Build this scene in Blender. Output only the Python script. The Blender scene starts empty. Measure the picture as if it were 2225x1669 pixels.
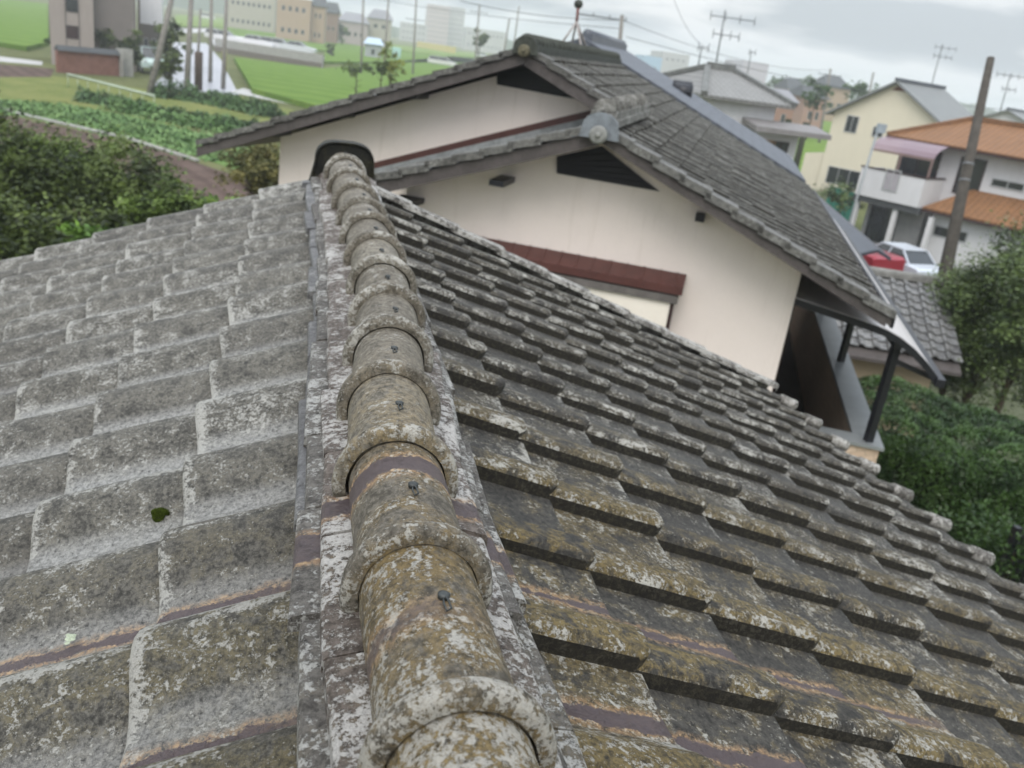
import bpy, bmesh, math, random
from mathutils import Vector, Matrix, noise
random.seed(7)
R_ = math.radians
scene = bpy.context.scene
# ------------------------------------------------------------------ camera
H = 6.9                                   # camera height above the ground
YAW, PITCH, ROLL, F, SW, SH = 0.2615, 0.3561, 0.1415, 1950.85, 2225.0, 1669.0
FW = Vector((math.sin(YAW)*math.cos(PITCH), math.cos(YAW)*math.cos(PITCH), -math.sin(PITCH)))
_r = Vector((math.cos(YAW), -math.sin(YAW), 0)); _u = _r.cross(FW)
RT = _r*math.cos(ROLL) + _u*math.sin(ROLL); UP = -_r*math.sin(ROLL) + _u*math.cos(ROLL)
CAM = Vector((0, 0, H))
cam = bpy.data.cameras.new('camera'); camo = bpy.data.objects.new('camera', cam)
scene.collection.objects.link(camo); scene.camera = camo
cam.sensor_width = 36; cam.lens = 36*F/SW
m = Matrix((RT, UP, -FW)).transposed().to_4x4(); m.translation = CAM; camo.matrix_world = m
cam.clip_start = 0.02; cam.clip_end = 8000
cam.dof.use_dof = True; cam.dof.focus_distance = 1.2; cam.dof.aperture_fstop = (cam.lens/1000)/0.0047
# ------------------------------------------------------------------ sky, sun, exposure
W = bpy.data.worlds.new('World'); scene.world = W; W.use_nodes = True
nt = W.node_tree; nt.nodes.clear()
def wn(t, **k):
    n = nt.nodes.new(t)
    for a, b in k.items(): setattr(n, a, b)
    return n
SUN_EL, SUN_AZ = R_(52), R_(205)          # azimuth clockwise from +Y
sky = wn('ShaderNodeTexSky', sky_type='NISHITA', sun_disc=False, sun_elevation=SUN_EL, sun_rotation=SUN_AZ, air_density=2, dust_density=6)
bg1 = wn('ShaderNodeBackground'); bg1.inputs[1].default_value = 0.02
nt.links.new(sky.outputs[0], bg1.inputs[0])
tc = wn('ShaderNodeTexCoord'); sep = wn('ShaderNodeSeparateXYZ'); nt.links.new(tc.outputs['Generated'], sep.inputs[0])
def wmath(op, a, b=None):
    n = wn('ShaderNodeMath', operation=op)
    for i, v in enumerate((a, b)):
        if v is None: continue
        if isinstance(v, (int, float)): n.inputs[i].default_value = v
        else: nt.links.new(v, n.inputs[i])
    return n.outputs[0]
zc = wmath('MAXIMUM', sep.outputs[2], 0.0)
den = wmath('ADD', zc, 0.13)
cmb = wn('ShaderNodeCombineXYZ'); nt.links.new(wmath('DIVIDE', sep.outputs[0], den), cmb.inputs[0]); nt.links.new(wmath('DIVIDE', sep.outputs[1], den), cmb.inputs[1])
nz = wn('ShaderNodeTexNoise'); nz.inputs['Scale'].default_value = 0.85; nz.inputs['Detail'].default_value = 5; nz.inputs['Roughness'].default_value = .5; nz.inputs['Distortion'].default_value = .3
nt.links.new(cmb.outputs[0], nz.inputs['Vector'])
cr = wn('ShaderNodeValToRGB'); nt.links.new(nz.outputs[0], cr.inputs[0])
cr.color_ramp.elements[0].position = .42; cr.color_ramp.elements[0].color = (.46, .515, .58, 1)
cr.color_ramp.elements[1].position = .57; cr.color_ramp.elements[1].color = (.86, .885, .92, 1)
gr = wn('ShaderNodeValToRGB'); nt.links.new(zc, gr.inputs[0])
E_ = gr.color_ramp.elements
E_[0].position = 0; E_[0].color = (.88, .92, .96, 1); E_[1].position = 1; E_[1].color = (1, 1, 1, 1)
for p, v in ((.05, .92), (.15, 1.0)):
    e = E_.new(p); e.color = (v, v, v, 1)
mx = wn('ShaderNodeMix', data_type='RGBA', blend_type='MULTIPLY'); mx.inputs[0].default_value = 1
nt.links.new(cr.outputs[0], mx.inputs[6]); nt.links.new(gr.outputs[0], mx.inputs[7])
bg2 = wn('ShaderNodeBackground'); nt.links.new(mx.outputs[2], bg2.inputs[0])
# an overcast sky is about three times as bright overhead as at the horizon
st = wmath('ADD', wmath('MULTIPLY', wmath('POWER', zc, 1.2), 1.15), 0.70); nt.links.new(st, bg2.inputs[1])
add = wn('ShaderNodeAddShader'); nt.links.new(bg1.outputs[0], add.inputs[0]); nt.links.new(bg2.outputs[0], add.inputs[1])
out = wn('ShaderNodeOutputWorld'); nt.links.new(add.outputs[0], out.inputs[0])
sl = bpy.data.lights.new('sun', 'SUN'); sl.energy = 0.9; sl.angle = R_(35); sl.color = (1, .96, .9)
so = bpy.data.objects.new('sun', sl); scene.collection.objects.link(so)
sd = Vector((math.sin(SUN_AZ)*math.cos(SUN_EL), math.cos(SUN_AZ)*math.cos(SUN_EL), math.sin(SUN_EL)))
so.rotation_euler = (-sd).to_track_quat('-Z', 'Y').to_euler(); so.location = (0, 0, 40)
scene.view_settings.view_transform = 'Standard'; scene.view_settings.look = 'None'
scene.view_settings.exposure = 0.62; scene.view_settings.gamma = 1
scene.cycles.volume_bounces = 1; scene.cycles.max_bounces = 6; scene.cycles.diffuse_bounces = 3; scene.cycles.glossy_bounces = 2
scene.cycles.volume_max_steps = 64
scene.cycles.use_denoising = True
# ------------------------------------------------------------------ pixel -> point helpers (photo pixels, 2225 x 1669)
def ray(x, y): return FW + RT*((x-SW/2)/F) - UP*((y-SH/2)/F)
def at(x, y, Z): return CAM + ray(x, y)*Z                      # at depth Z
def atz(x, y, z): d = ray(x, y); return CAM + d*((z-H)/d.z)    # on the level z (0 = ground)
def onpl(x, y, p, n): d = ray(x, y); return CAM + d*((p-CAM).dot(n)/d.dot(n))
def g(x, y, dz=0.0): p = atz(x, y, 0); p.z = dz; return p
def V(*a): return Vector(a)
# ------------------------------------------------------------------ objects
OFF = {}
def tag(o, label=None, cat=None, group=None, kind=None):
    if label: o['label'] = label
    if cat: o['category'] = cat
    if group: o['group'] = group
    if kind: o['kind'] = kind
    return o
def thing(name, loc, label, cat, group=None):
    o = bpy.data.objects.new(name, None); scene.collection.objects.link(o); o.location = loc; o.empty_display_size = .2
    OFF[o.name] = Vector(loc); return tag(o, label, cat, group)
class MB:
    def __init__(s): s.v = []; s.f = []; s.c = []; s.smooth = []
    def add(s, vs, fs, col=None, sm=False):
        b = len(s.v); s.v += [Vector(v) for v in vs]; s.f += [tuple(i+b for i in f) for f in fs]
        s.c += [col or (0.5, 0.5, 0.5)]*len(vs) if not isinstance(col, list) else col
        s.smooth += [sm]*len(fs); return s
    def hexa(s, p, col=None):      # 8 points: bottom ring then top ring
        return s.add(p, [(3,2,1,0),(4,5,6,7),(0,1,5,4),(1,2,6,5),(2,3,7,6),(3,0,4,7)], col)
    def box(s, c, ax, ay, az, col=None):   # centre, half vectors
        c = Vector(c); p = [c+ax*i+ay*j+az*k for k in (-1,1) for i, j in ((-1,-1),(1,-1),(1,1),(-1,1))]
        return s.hexa(p, col)
    def bar(s, a, b, w, h, up=None, col=None):
        a = Vector(a); b = Vector(b); d = (b-a); L = d.length; d.normalize(); up = Vector(up) if up else V(0,0,1)
        if abs(d.dot(up)) > .95: up = V(1,0,0)
        sd_ = d.cross(up).normalized(); u = sd_.cross(d)
        return s.box((a+b)/2, d*L/2, sd_*w/2, u*h/2, col)
    def tube(s, pts, r, n=8, col=None, cap=True):
        pts = [Vector(p) for p in pts]; rs = r if isinstance(r, list) else [r]*len(pts); vs = []; fs = []
        for i, p in enumerate(pts):
            d = (pts[min(i+1, len(pts)-1)] - pts[max(i-1, 0)]).normalized()
            a = V(0,0,1) if abs(d.z) < .9 else V(1,0,0); x = d.cross(a).normalized(); y = d.cross(x)
            for k in range(n):
                t = 2*math.pi*k/n; vs.append(p + (x*math.cos(t)+y*math.sin(t))*rs[i])
        for i in range(len(pts)-1):
            for k in range(n): fs.append((i*n+k, i*n+(k+1)%n, (i+1)*n+(k+1)%n, (i+1)*n+k))
        if cap: fs += [tuple(reversed(range(n))), tuple(range((len(pts)-1)*n, len(pts)*n))]
        return s.add(vs, fs, col, True)
    def prism(s, poly, ext, col=None):     # polygon pushed by vector ext
        poly = [Vector(p) for p in poly]; n = len(poly); e = Vector(ext)
        return s.add(poly+[p+e for p in poly], [tuple(reversed(range(n))), tuple(range(n, 2*n))] + [(i, (i+1)%n, n+(i+1)%n, n+i) for i in range(n)], col)
    def poly(s, pts, col=None): return s.add(pts, [tuple(range(len(pts)))], col)
    def build(s, name, mat, parent=None, fix=True):
        off = V(0,0,0)
        if parent is not None: off = OFF[parent.name]
        me = bpy.data.meshes.new(name); me.from_pydata([v-off for v in s.v], [], s.f); me.update()
        me.polygons.foreach_set('use_smooth', s.smooth)
        ca = me.color_attributes.new('tone', 'FLOAT_COLOR', 'POINT')
        ca.data.foreach_set('color', [x for c in s.c for x in (c[0], c[1], c[2], 1.0)])
        if fix:
            bm = bmesh.new(); bm.from_mesh(me); bmesh.ops.recalc_face_normals(bm, faces=bm.faces); bm.to_mesh(me); bm.free()
        me.materials.append(mat)
        o = bpy.data.objects.new(name, me); scene.collection.objects.link(o)
        if parent is not None: o.parent = parent
        OFF[o.name] = off
        return o
# ------------------------------------------------------------------ materials
class MT:
    def __init__(s, name):
        s.m = bpy.data.materials.new(name); s.m.use_nodes = True; s.t = s.m.node_tree; s.b = s.t.nodes['Principled BSDF']
        s.o = s.t.nodes['Material Output']
    def n(s, t, **k):
        n = s.t.nodes.new(t)
        for a, b in k.items(): setattr(n, a, b)
        return n
    def L(s, a, b): s.t.links.new(a, b)
    def sock(s, n, i, v):
        if v is None: return
        if isinstance(v, bpy.types.NodeSocket): s.L(v, n.inputs[i])
        else: n.inputs[i].default_value = v
    def math(s, op, a, b=None, c=None, clamp=False):
        n = s.n('ShaderNodeMath', operation=op); n.use_clamp = clamp
        s.sock(n, 0, a); s.sock(n, 1, b); s.sock(n, 2, c); return n.outputs[0]
    def noise(s, vec, sc, det=4, ro=.5, dist=0, out=0):
        n = s.n('ShaderNodeTexNoise'); s.sock(n, 'Vector', vec); n.inputs['Scale'].default_value = sc; n.inputs['Detail'].default_value = det
        n.inputs['Roughness'].default_value = ro; n.inputs['Distortion'].default_value = dist; return n.outputs[out]
    def ramp(s, x, lo, hi): # smooth 0..1 between lo and hi
        n = s.n('ShaderNodeMapRange', interpolation_type='SMOOTHSTEP'); s.sock(n, 0, x); n.inputs[1].default_value = lo; n.inputs[2].default_value = hi; return n.outputs[0]
    def mix(s, f, a, b, bt='MIX'):
        n = s.n('ShaderNodeMix', data_type='RGBA', blend_type=bt); s.sock(n, 0, f)
        for i, v in ((6, a), (7, b)):
            if isinstance(v, tuple) and len(v) == 3: v = (*v, 1)
            s.sock(n, i, v)
        return n.outputs[2]
    def pos(s): return s.n('ShaderNodeNewGeometry').outputs['Position']
    def scalev(s, v, sc):
        n = s.n('ShaderNodeMapping'); s.L(v, n.inputs[0]); n.inputs['Scale'].default_value = sc; return n.outputs[0]
    def attr(s):
        n = s.n('ShaderNodeAttribute', attribute_name='tone'); q = s.n('ShaderNodeSeparateColor'); s.L(n.outputs['Color'], q.inputs[0]); return q.outputs
    def bump(s, h, st, d):
        n = s.n('ShaderNodeBump'); n.inputs['Strength'].default_value = st; n.inputs['Distance'].default_value = d; s.L(h, n.inputs['Height']); s.L(n.outputs[0], s.b.inputs['Normal'])
    def col(s, c, rough=.8, spec=.3, metal=0):
        if isinstance(c, tuple): c = (*c[:3], 1)
        s.sock(s.b, 'Base Color', c); s.sock(s.b, 'Roughness', rough); s.b.inputs['Specular IOR Level'].default_value = spec; s.b.inputs['Metallic'].default_value = metal; return s.m
def plain(name, c, rough=.6, spec=.3, metal=0, var=.12, sc=3.0, bump=0):
    t = MT(name); p = t.pos(); n1 = t.noise(p, sc, 5, .6); n2 = t.noise(p, sc*9, 4, .6)
    f = t.math('ADD', t.math('MULTIPLY', n1, .6), t.math('MULTIPLY', n2, .4))
    c1 = tuple(x*(1-var) for x in c); c2 = tuple(min(1, x*(1+var)) for x in c)
    t.col(t.mix(t.ramp(f, .35, .65), c1, c2), rough, spec, metal)
    if bump: t.bump(n2, bump, .01)
    return t.m
def tile_mat(name, dark, mid, ochre, speck, grain=1.0, bands=(), seed=0, moss=(1.9, 1.2), rough=.62, spec=.4, detail=1.0, lich=0.0, edge=.05, valley=0.0, vcol=(.17,.17,.16), base_moss=.12, nl=0.0, vnear=.65):
    """weathered concrete roof tile: dark gritty body, olive/ochre algae, white lichen crusts and grains, bare lavender bands"""
    t = MT(name); p0 = t.pos(); mp = t.n('ShaderNodeMapping'); t.L(p0, mp.inputs[0]); mp.inputs['Location'].default_value = (seed*3.1, seed*1.7, seed); p = mp.outputs[0]
    sp = t.n('ShaderNodeSeparateXYZ'); t.L(p0, sp.inputs[0]); at_ = t.attr()
    tone = t.math('MULTIPLY', at_[0], t.math('LESS_THAN', at_[0], 1.05)); h2 = t.math('FRACT', t.math('MULTIPLY', at_[0], 7.31))
    big = t.noise(p, 3.4, 4, .55); pat = t.noise(p, 15*detail, 5, .6, .5); A = t.noise(p, 84*detail, 9, .82); B = t.noise(t.scalev(p, (1.07, .93, 1.1)), 72*detail, 9, .82); mic = t.noise(p, 260*detail, 4, .7)
    near = t.ramp(sp.outputs[1], moss[0], moss[1])
    c = t.mix(t.ramp(t.math('ADD', t.math('MULTIPLY', B, .7), t.math('MULTIPLY', pat, .3)), .40, .58), dark, mid)
    og = t.ramp(t.math('ADD', t.math('ADD', t.math('MULTIPLY', pat, .6), t.math('MULTIPLY', A, .4)), t.math('ADD', t.math('MULTIPLY', t.math('SUBTRACT', h2, .5), .10), t.math('MULTIPLY', at_[2], .06))), .465, .57)
    og = t.math('MULTIPLY', og, t.math('ADD', t.math('MULTIPLY', near, .85), base_moss))
    c = t.mix(t.math('MULTIPLY', og, .85), c, t.mix(t.ramp(B, .40, .60), tuple(x*.38 for x in ochre), tuple(min(1, x*1.25) for x in ochre)))
    if valley: c = t.mix(t.math('MULTIPLY', t.ramp(at_[2], .45, .0), t.math('MULTIPLY', valley, t.math('SUBTRACT', 1, t.math('MULTIPLY', near, vnear)))), c, t.mix(t.ramp(B, .40, .6), tuple(x*.6 for x in vcol), tuple(x*1.4 for x in vcol)))  # valley tint: washed stains together with sky light on the pans, painted in
    c = t.mix(t.math('MULTIPLY', tone, .5), c, t.mix(1, c, (.5, .47, .45), 'MULTIPLY'))
    # white crusts and grains: one fractal, gated by patches
    w = t.math('ADD', A, t.math('MULTIPLY', t.math('SUBTRACT', pat, .5), .48)); w = t.math('ADD', w, t.math('MULTIPLY', t.math('SUBTRACT', big, .5), .22))
    w = t.math('ADD', w, t.math('ADD', t.math('MULTIPLY', at_[1], edge), t.math('MULTIPLY', t.math('SUBTRACT', h2, .5), .05)))
    w = t.math('ADD', w, t.math('MULTIPLY', near, nl)); crust = t.ramp(w, .580-lich, .608-lich)
    c = t.mix(t.math('MULTIPLY', crust, .92*grain), c, t.mix(t.ramp(mic, .35, .6), tuple(x*.72 for x in speck), speck))
    c = t.mix(t.math('MULTIPLY', t.ramp(B, .43, .37), .8), c, tuple(x*.35 for x in dark))      # dark pits
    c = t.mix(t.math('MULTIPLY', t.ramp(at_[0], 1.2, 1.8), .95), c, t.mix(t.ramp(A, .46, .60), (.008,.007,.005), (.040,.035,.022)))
    rg = rough
    for (yc, hw, x0, x1) in bands:
        d = t.math('ABSOLUTE', t.math('SUBTRACT', sp.outputs[1], yc)); d = t.math('ADD', d, t.math('MULTIPLY', t.math('SUBTRACT', pat, .5), .045)); d = t.math('ADD', d, t.math('MULTIPLY', t.math('SUBTRACT', A, .5), .035))
        xm = t.math('MULTIPLY', t.ramp(sp.outputs[0], x0-.05, x0+.05), t.ramp(sp.outputs[0], x1+.12, x1-.12))
        hal = t.math('MULTIPLY', t.math('MULTIPLY', t.ramp(d, hw+.022, hw+.002), xm), t.ramp(B, .42, .55)); cor = t.math('MULTIPLY', t.ramp(d, hw+.003, hw-.003), xm)
        c = t.mix(t.math('MULTIPLY', hal, .8), c, t.mix(t.ramp(A, .42, .6), (.24,.14,.07), (.55,.37,.20)))
        c = t.mix(t.math('MULTIPLY', cor, .95), c, t.mix(t.ramp(mic, .3, .7), (.068,.052,.056), (.095,.076,.084)))
        rg = t.math('SUBTRACT', rg, t.math('MULTIPLY', cor, .28))
    t.col(c, rg, spec)
    hgt = t.math('ADD', t.math('ADD', t.math('MULTIPLY', A, 1.3), t.math('MULTIPLY', B, .7)), t.math('MULTIPLY', crust, .22))
    t.bump(hgt, .9, .005/detail)
    return t.m
BRX = [(1.150, .009, .22, 1.25), (.885, .016, .22, .95)]
BLX = [(1.165, .011, -.45, .06), (.875, .010, -.30, .06)]
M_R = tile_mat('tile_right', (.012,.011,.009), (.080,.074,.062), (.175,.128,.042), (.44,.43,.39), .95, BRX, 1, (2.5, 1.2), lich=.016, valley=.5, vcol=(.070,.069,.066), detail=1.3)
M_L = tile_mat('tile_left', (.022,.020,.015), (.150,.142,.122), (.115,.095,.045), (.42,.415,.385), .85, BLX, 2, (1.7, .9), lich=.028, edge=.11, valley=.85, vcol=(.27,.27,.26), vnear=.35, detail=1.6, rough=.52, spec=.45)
M_CAP = tile_mat('ridge_cap', (.070,.060,.043), (.255,.235,.195), (.21,.145,.046), (.48,.47,.43), .88, [(1.085, .025, -.2, .5), (.745, .012, -.2, .135)], 3, (1.7, .9), lich=-.015, edge=.085, nl=.030, detail=1.35)
M_NOS = tile_mat('flat_ridge', (.055,.042,.033), (.19,.16,.14), (.13,.10,.055), (.52,.51,.49), .95, [(1.12, .022, -.2, .5)], 4, (1.5, .8), lich=.058, detail=1.1)
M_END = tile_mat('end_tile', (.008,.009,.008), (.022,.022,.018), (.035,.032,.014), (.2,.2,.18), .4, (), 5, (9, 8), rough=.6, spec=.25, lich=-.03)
M_N = tile_mat('neighbour_tile', (.040,.040,.036), (.115,.112,.10), (.09,.085,.055), (.25,.25,.235), .5, (), 6, (-2, -3), rough=.6, detail=.4)
M_NV = tile_mat('neighbour_rake_tile', (.09,.09,.085), (.20,.20,.19), (.15,.14,.10), (.36,.36,.345), .7, (), 7, (-2, -3), rough=.6, detail=.35, lich=-.01)
M_NB = plain('blue_grey_tile', (.085,.095,.115), .45, .4, 0, .12, 1.2)
M_DARK = plain('dark_gap', (.01,.01,.01), .9, .1)
M_MORT = plain('mortar', (.06,.055,.05), .9, .2, 0, .3, 30, .3)
# ================================================================== the roof we stand on
TH = .3632; CT, ST = math.cos(TH), math.sin(TH)
def tile_profile(w, lap, CR, SOFT=False):
    """height across one pan tile, u = 0 at the covering edge"""
    out_ = []
    us = [0, .006, .014, .028, .045, .065, .085, .105, .125, .15, .18, .21, .24, w+lap]
    for u in us:
        q = u/w*.265
        if CR > 1.3: h = .0
        if SOFT: h = .038*(.5+.5*math.cos((q-.035)/.15*math.pi)) if q > .035 else .038*(1-.25*((.035-q)/.035)**2); h = h if q < .185 else .002
        elif q < .014: h = .026+.012*math.sin(q/.014*math.pi/2)
        elif q < .050: h = .038
        elif q < .140: h = .038*(.5+.5*math.cos((q-.050)/.090*math.pi))
        elif q < .22: h = 0
        else: h = .004*((q-.22)/.06)
        h *= CR
        out_.append((u, h))
    return out_
def tile_field(mb, org, along, down, nrm, cols, rows, wc, wr, th=.024, lap=.02, tuck=.05, jit=1.0, seed=1, flip=False, clip=None, lod=1, crest=1.0, tuck0=None, soft=False):
    """cols x rows of overlapping pan tiles. org = the crest corner line; along = direction from the covering edge into the tile"""
    rnd = random.Random(seed); prof = tile_profile(wc, lap, crest, soft)
    if lod == 2: prof = [prof[i] for i in (0, 2, 4, 6, 8, 10, 13)]
    for i in cols:
        for j in rows:
            e = org(i, j)     # lower end, covering edge, reference surface
            if clip and not clip(i, j, e): continue
            jz = rnd.uniform(-.0035, .0035)*jit; jv = rnd.uniform(-.005, .005)*jit; ja = rnd.uniform(-.008, .008)*jit
            tone = rnd.random()**1.5; al = along; e = e + al*(.0015*j+rnd.uniform(-.0005, .0005))
            vs = []; col = []; nv = 5 if lod == 1 else 2; nu = len(prof)
            tk = tuck0 if (tuck0 and j == rows[0]) else tuck
            vv = [0, .007, .03, wr*.5, wr+tk] if lod == 1 else [0, wr+tk]
            for b, v in enumerate(vv):
                lift = (th-.002)*(1-v/(wr)) + jz
                rnd_e = -.006 if (b == 0 and lod == 1) else 0
                for a, (u, h) in enumerate(prof):
                    p = e + al*(u) - down*(v+jv+ja*u*3+((.020, .009, .003)[a] if (a < 3 and b < 2 and lod == 1 and not soft) else 0)) + nrm*(h+lift+rnd_e)
                    if lod == 1: p = p + nrm*(noise.noise(p*14)*.0022)
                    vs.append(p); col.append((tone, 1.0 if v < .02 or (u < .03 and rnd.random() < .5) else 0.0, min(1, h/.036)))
            nb = len(vs)
            bot = [vs[a] - nrm*(th+(.006 if lod == 1 else 0)) for a in range(nu)]
            side = [vs[b*nu] - nrm*(th+.038) for b in range(nv)]
            fs = [(b*nu+a, b*nu+a+1, (b+1)*nu+a+1, (b+1)*nu+a) for b in range(nv-1) for a in range(nu-1)]
            if flip: fs = [tuple(reversed(f)) for f in fs]
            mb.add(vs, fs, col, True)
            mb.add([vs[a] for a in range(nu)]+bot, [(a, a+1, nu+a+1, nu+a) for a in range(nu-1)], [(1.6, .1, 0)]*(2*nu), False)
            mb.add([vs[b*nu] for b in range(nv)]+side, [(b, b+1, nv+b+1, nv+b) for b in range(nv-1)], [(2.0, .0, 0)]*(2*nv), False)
RX, RZ = .28, H-.704-.036
house = thing('tiled_house', (.19, 2.0, 0), 'weathered lichen-covered tiled roof right below the camera, ridge running away from the viewer', 'house')
# right slope
nR = V(ST, 0, CT); dR = V(CT, 0, -ST)
mb = MB()
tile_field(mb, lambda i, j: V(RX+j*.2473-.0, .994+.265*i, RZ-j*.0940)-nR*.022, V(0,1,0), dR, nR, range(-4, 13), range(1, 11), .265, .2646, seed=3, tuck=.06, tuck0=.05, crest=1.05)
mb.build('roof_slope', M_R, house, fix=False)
# verge row and eave end rolls on the right slope
mb = MB(); mbe = MB(); rnd = random.Random(5)
for j in range(1, 11):
    a = V(RX+j*.2473+.004, 4.425, RZ-j*.0940)+nR*.020
    t_ = rnd.random()
    c0 = a - dR*.30 - nR*.012; z = rnd.uniform(-.003, .003)
    pr = [(-.02, .012), (-.014, .034), (.02, .040), (.055, .038), (.07, .02), (.072, -.09)]
    vs = []; col = []
    for e, q in ((a, 0), (c0, 1)):
        for (yy, hh) in pr: vs.append(e + V(0, yy, 0)+nR*(hh+z)); col.append((t_, .9, .3))
    for (yy, hh) in pr: vs.append(a + V(0, yy, 0)+nR*(hh+z-.03)); col.append((t_, .5, 0))
    n = len(pr)
    mb.add(vs, [(k, k+1, n+k+1, n+k) for k in range(n-1)]+[(k+1, k, 2*n+k, 2*n+k+1) for k in range(n-1)], col, False)
M_V = tile_mat('verge_tile', (.06,.055,.05), (.22,.21,.19), (.14,.12,.07), (.50,.49,.46), .9, (), 9, (-2, -3), lich=.05)
mb.build('verge_row', M_V, house, fix=False)
for i in range(-4, 13):          # rounded ends of the eave tiles
    mbe = MB()
    c = V(RX+10*.2473+.012, .994+.265*i+.034, RZ-10*.0940)+nR*.016
    pts = [c-dR*.10, c-dR*.02, c+dR*.004, c+dR*.012]
    mbe.tube(pts, [.028, .029, .032, .020], 12, (.2, .6, .2)); mbe.build('eave_roll', M_V, house)
# left slope
nL = V(-ST, 0, CT); dL = V(-CT, 0, -ST)
LX, LZ = .075, H-.715-.036
mb = MB()
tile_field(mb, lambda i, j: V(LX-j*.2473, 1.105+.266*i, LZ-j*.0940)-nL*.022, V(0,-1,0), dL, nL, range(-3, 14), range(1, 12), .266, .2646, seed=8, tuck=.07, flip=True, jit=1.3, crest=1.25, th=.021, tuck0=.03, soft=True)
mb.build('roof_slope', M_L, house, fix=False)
# boards under the tiles, verge board, walls
mb = MB()
for nn, dd, x0, z0, L in ((nR, dR, RX, RZ, 2.55), (nL, dL, LX, LZ, 2.85)):
    a = V(x0, 0, z0)-nn*.075 - dd*.15; b = a + dd*L
    mb.hexa([V(a.x, -.6, a.z-.05), V(b.x, -.6, b.z-.05), V(b.x, 4.44, b.z-.05), V(a.x, 4.44, a.z-.05), V(a.x, -.6, a.z), V(b.x, -.6, b.z), V(b.x, 4.44, b.z), V(a.x, 4.44, a.z)])
mb.build('roof_boarding', plain('old_board', (.06,.05,.045), .9, .1), house)
mb = MB()
for dd, x0, z0, L in ((dR, RX, RZ, 2.6), (dL, LX, LZ, 2.9)):
    a = V(x0, 4.44, z0-.03)-dd*.1; b = a+dd*L; mb.hexa([a+V(0,0,-.2), b+V(0,0,-.2), b+V(0,.03,-.2), a+V(0,.03,-.2), a, b, b+V(0,.03,0), a+V(0,.03,0)])
mb.build('verge_board', plain('weathered_board', (.14,.12,.11), .85, .2, 0, .2, 8), house)
mb = MB(); mb.prism([V(-2.1, -.5, 0), V(2.3, -.5, 0), V(2.3, -.5, H-1.75), V(.19, -.5, H-.95), V(-2.1, -.5, H-1.75)], V(0, 4.5, 0))
def stucco(name, c):
    t = MT(name); p = t.pos(); n1 = t.noise(p, 1.1, 4, .6); n2 = t.noise(t.scalev(p, (5, 5, .45)), 1.6, 6, .65); n3 = t.noise(p, 120, 4, .6)
    cc = t.mix(t.ramp(n1, .35, .65), tuple(x*.95 for x in c), c); cc = t.mix(t.math('MULTIPLY', t.ramp(n2, .53, .70), .30), cc, tuple(x*y for x, y in zip(c, (.72, .70, .66))))
    t.col(t.mix(t.math('MULTIPLY', t.ramp(n3, .4, .6), .08), cc, (.3, .27, .25)), .92, .15); t.bump(n3, .35, .006); return t.m
M_STU = stucco('cream_stucco', (.80,.725,.685))
mb.build('wall', M_STU, house)
# gutter of dark mesh along the right eave
mb = MB(); gx = RX+10*.2473+.07; gz = RZ-10*.0940-.10
for k in range(9):
    a = math.pi*(k/8); b = math.pi*((k+1)/8)
    if k < 8: mb.add([V(gx-.055*math.cos(a)*-1, y, gz-.05*math.sin(a)) for y in (-.4, 4.4)]+[V(gx-.055*math.cos(b)*-1, y, gz-.05*math.sin(b)) for y in (4.4, -.4)], [(0,1,2,3)])
for k in range(40):
    y = -.3+k*.12; mb.bar(V(gx-.06, y, gz+.012), V(gx+.06, y, gz+.012), .006, .004)
for x in (-.055, -.02, .02, .055): mb.bar(V(gx+x, -.4, gz+.016), V(gx+x, 4.4, gz+.016), .006, .004)
mb.build('gutter', plain('dark_mesh', (.03,.03,.035), .6, .4), house)
# ------------------------------------------------------------------ ridge
RING = [(1014,1519),(915,1169),(866,946),(846,805),(853,707),(849,633),(835,570),(822,516),(802,470),(792,440),(777,405),(759,371),(752,344)]
Yk = [.612+.275*k for k in range(13)]
def onY(x, y, Y): d = ray(x, y); return CAM + d*(Y/d.y)
raw = [onY(x, y, Y) for (x, y), Y in zip(RING, Yk)]
pts = []
for k in range(13):
    w_ = [raw[max(0, min(12, k+q))] for q in (-1, 0, 1)]
    pts.append(V(.25*w_[0].x+.5*w_[1].x+.25*w_[2].x, Yk[k], .25*w_[0].z+.5*w_[1].z+.25*w_[2].z))
pts[0] = raw[0]; pts[12] = raw[12]
pts = [pts[0]*2-pts[1]+V(0,0,-.004)] + pts + [pts[12]*2-pts[11]+V(0,0,.004)]
def ridge_at(Y):
    t = (Y-pts[0].y)/.275; i = max(0, min(len(pts)-2, int(t))); f = t-i
    return pts[i].lerp(pts[i+1], f)
RTOP = .0705; RN = .0800
ridge = MB()
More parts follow.
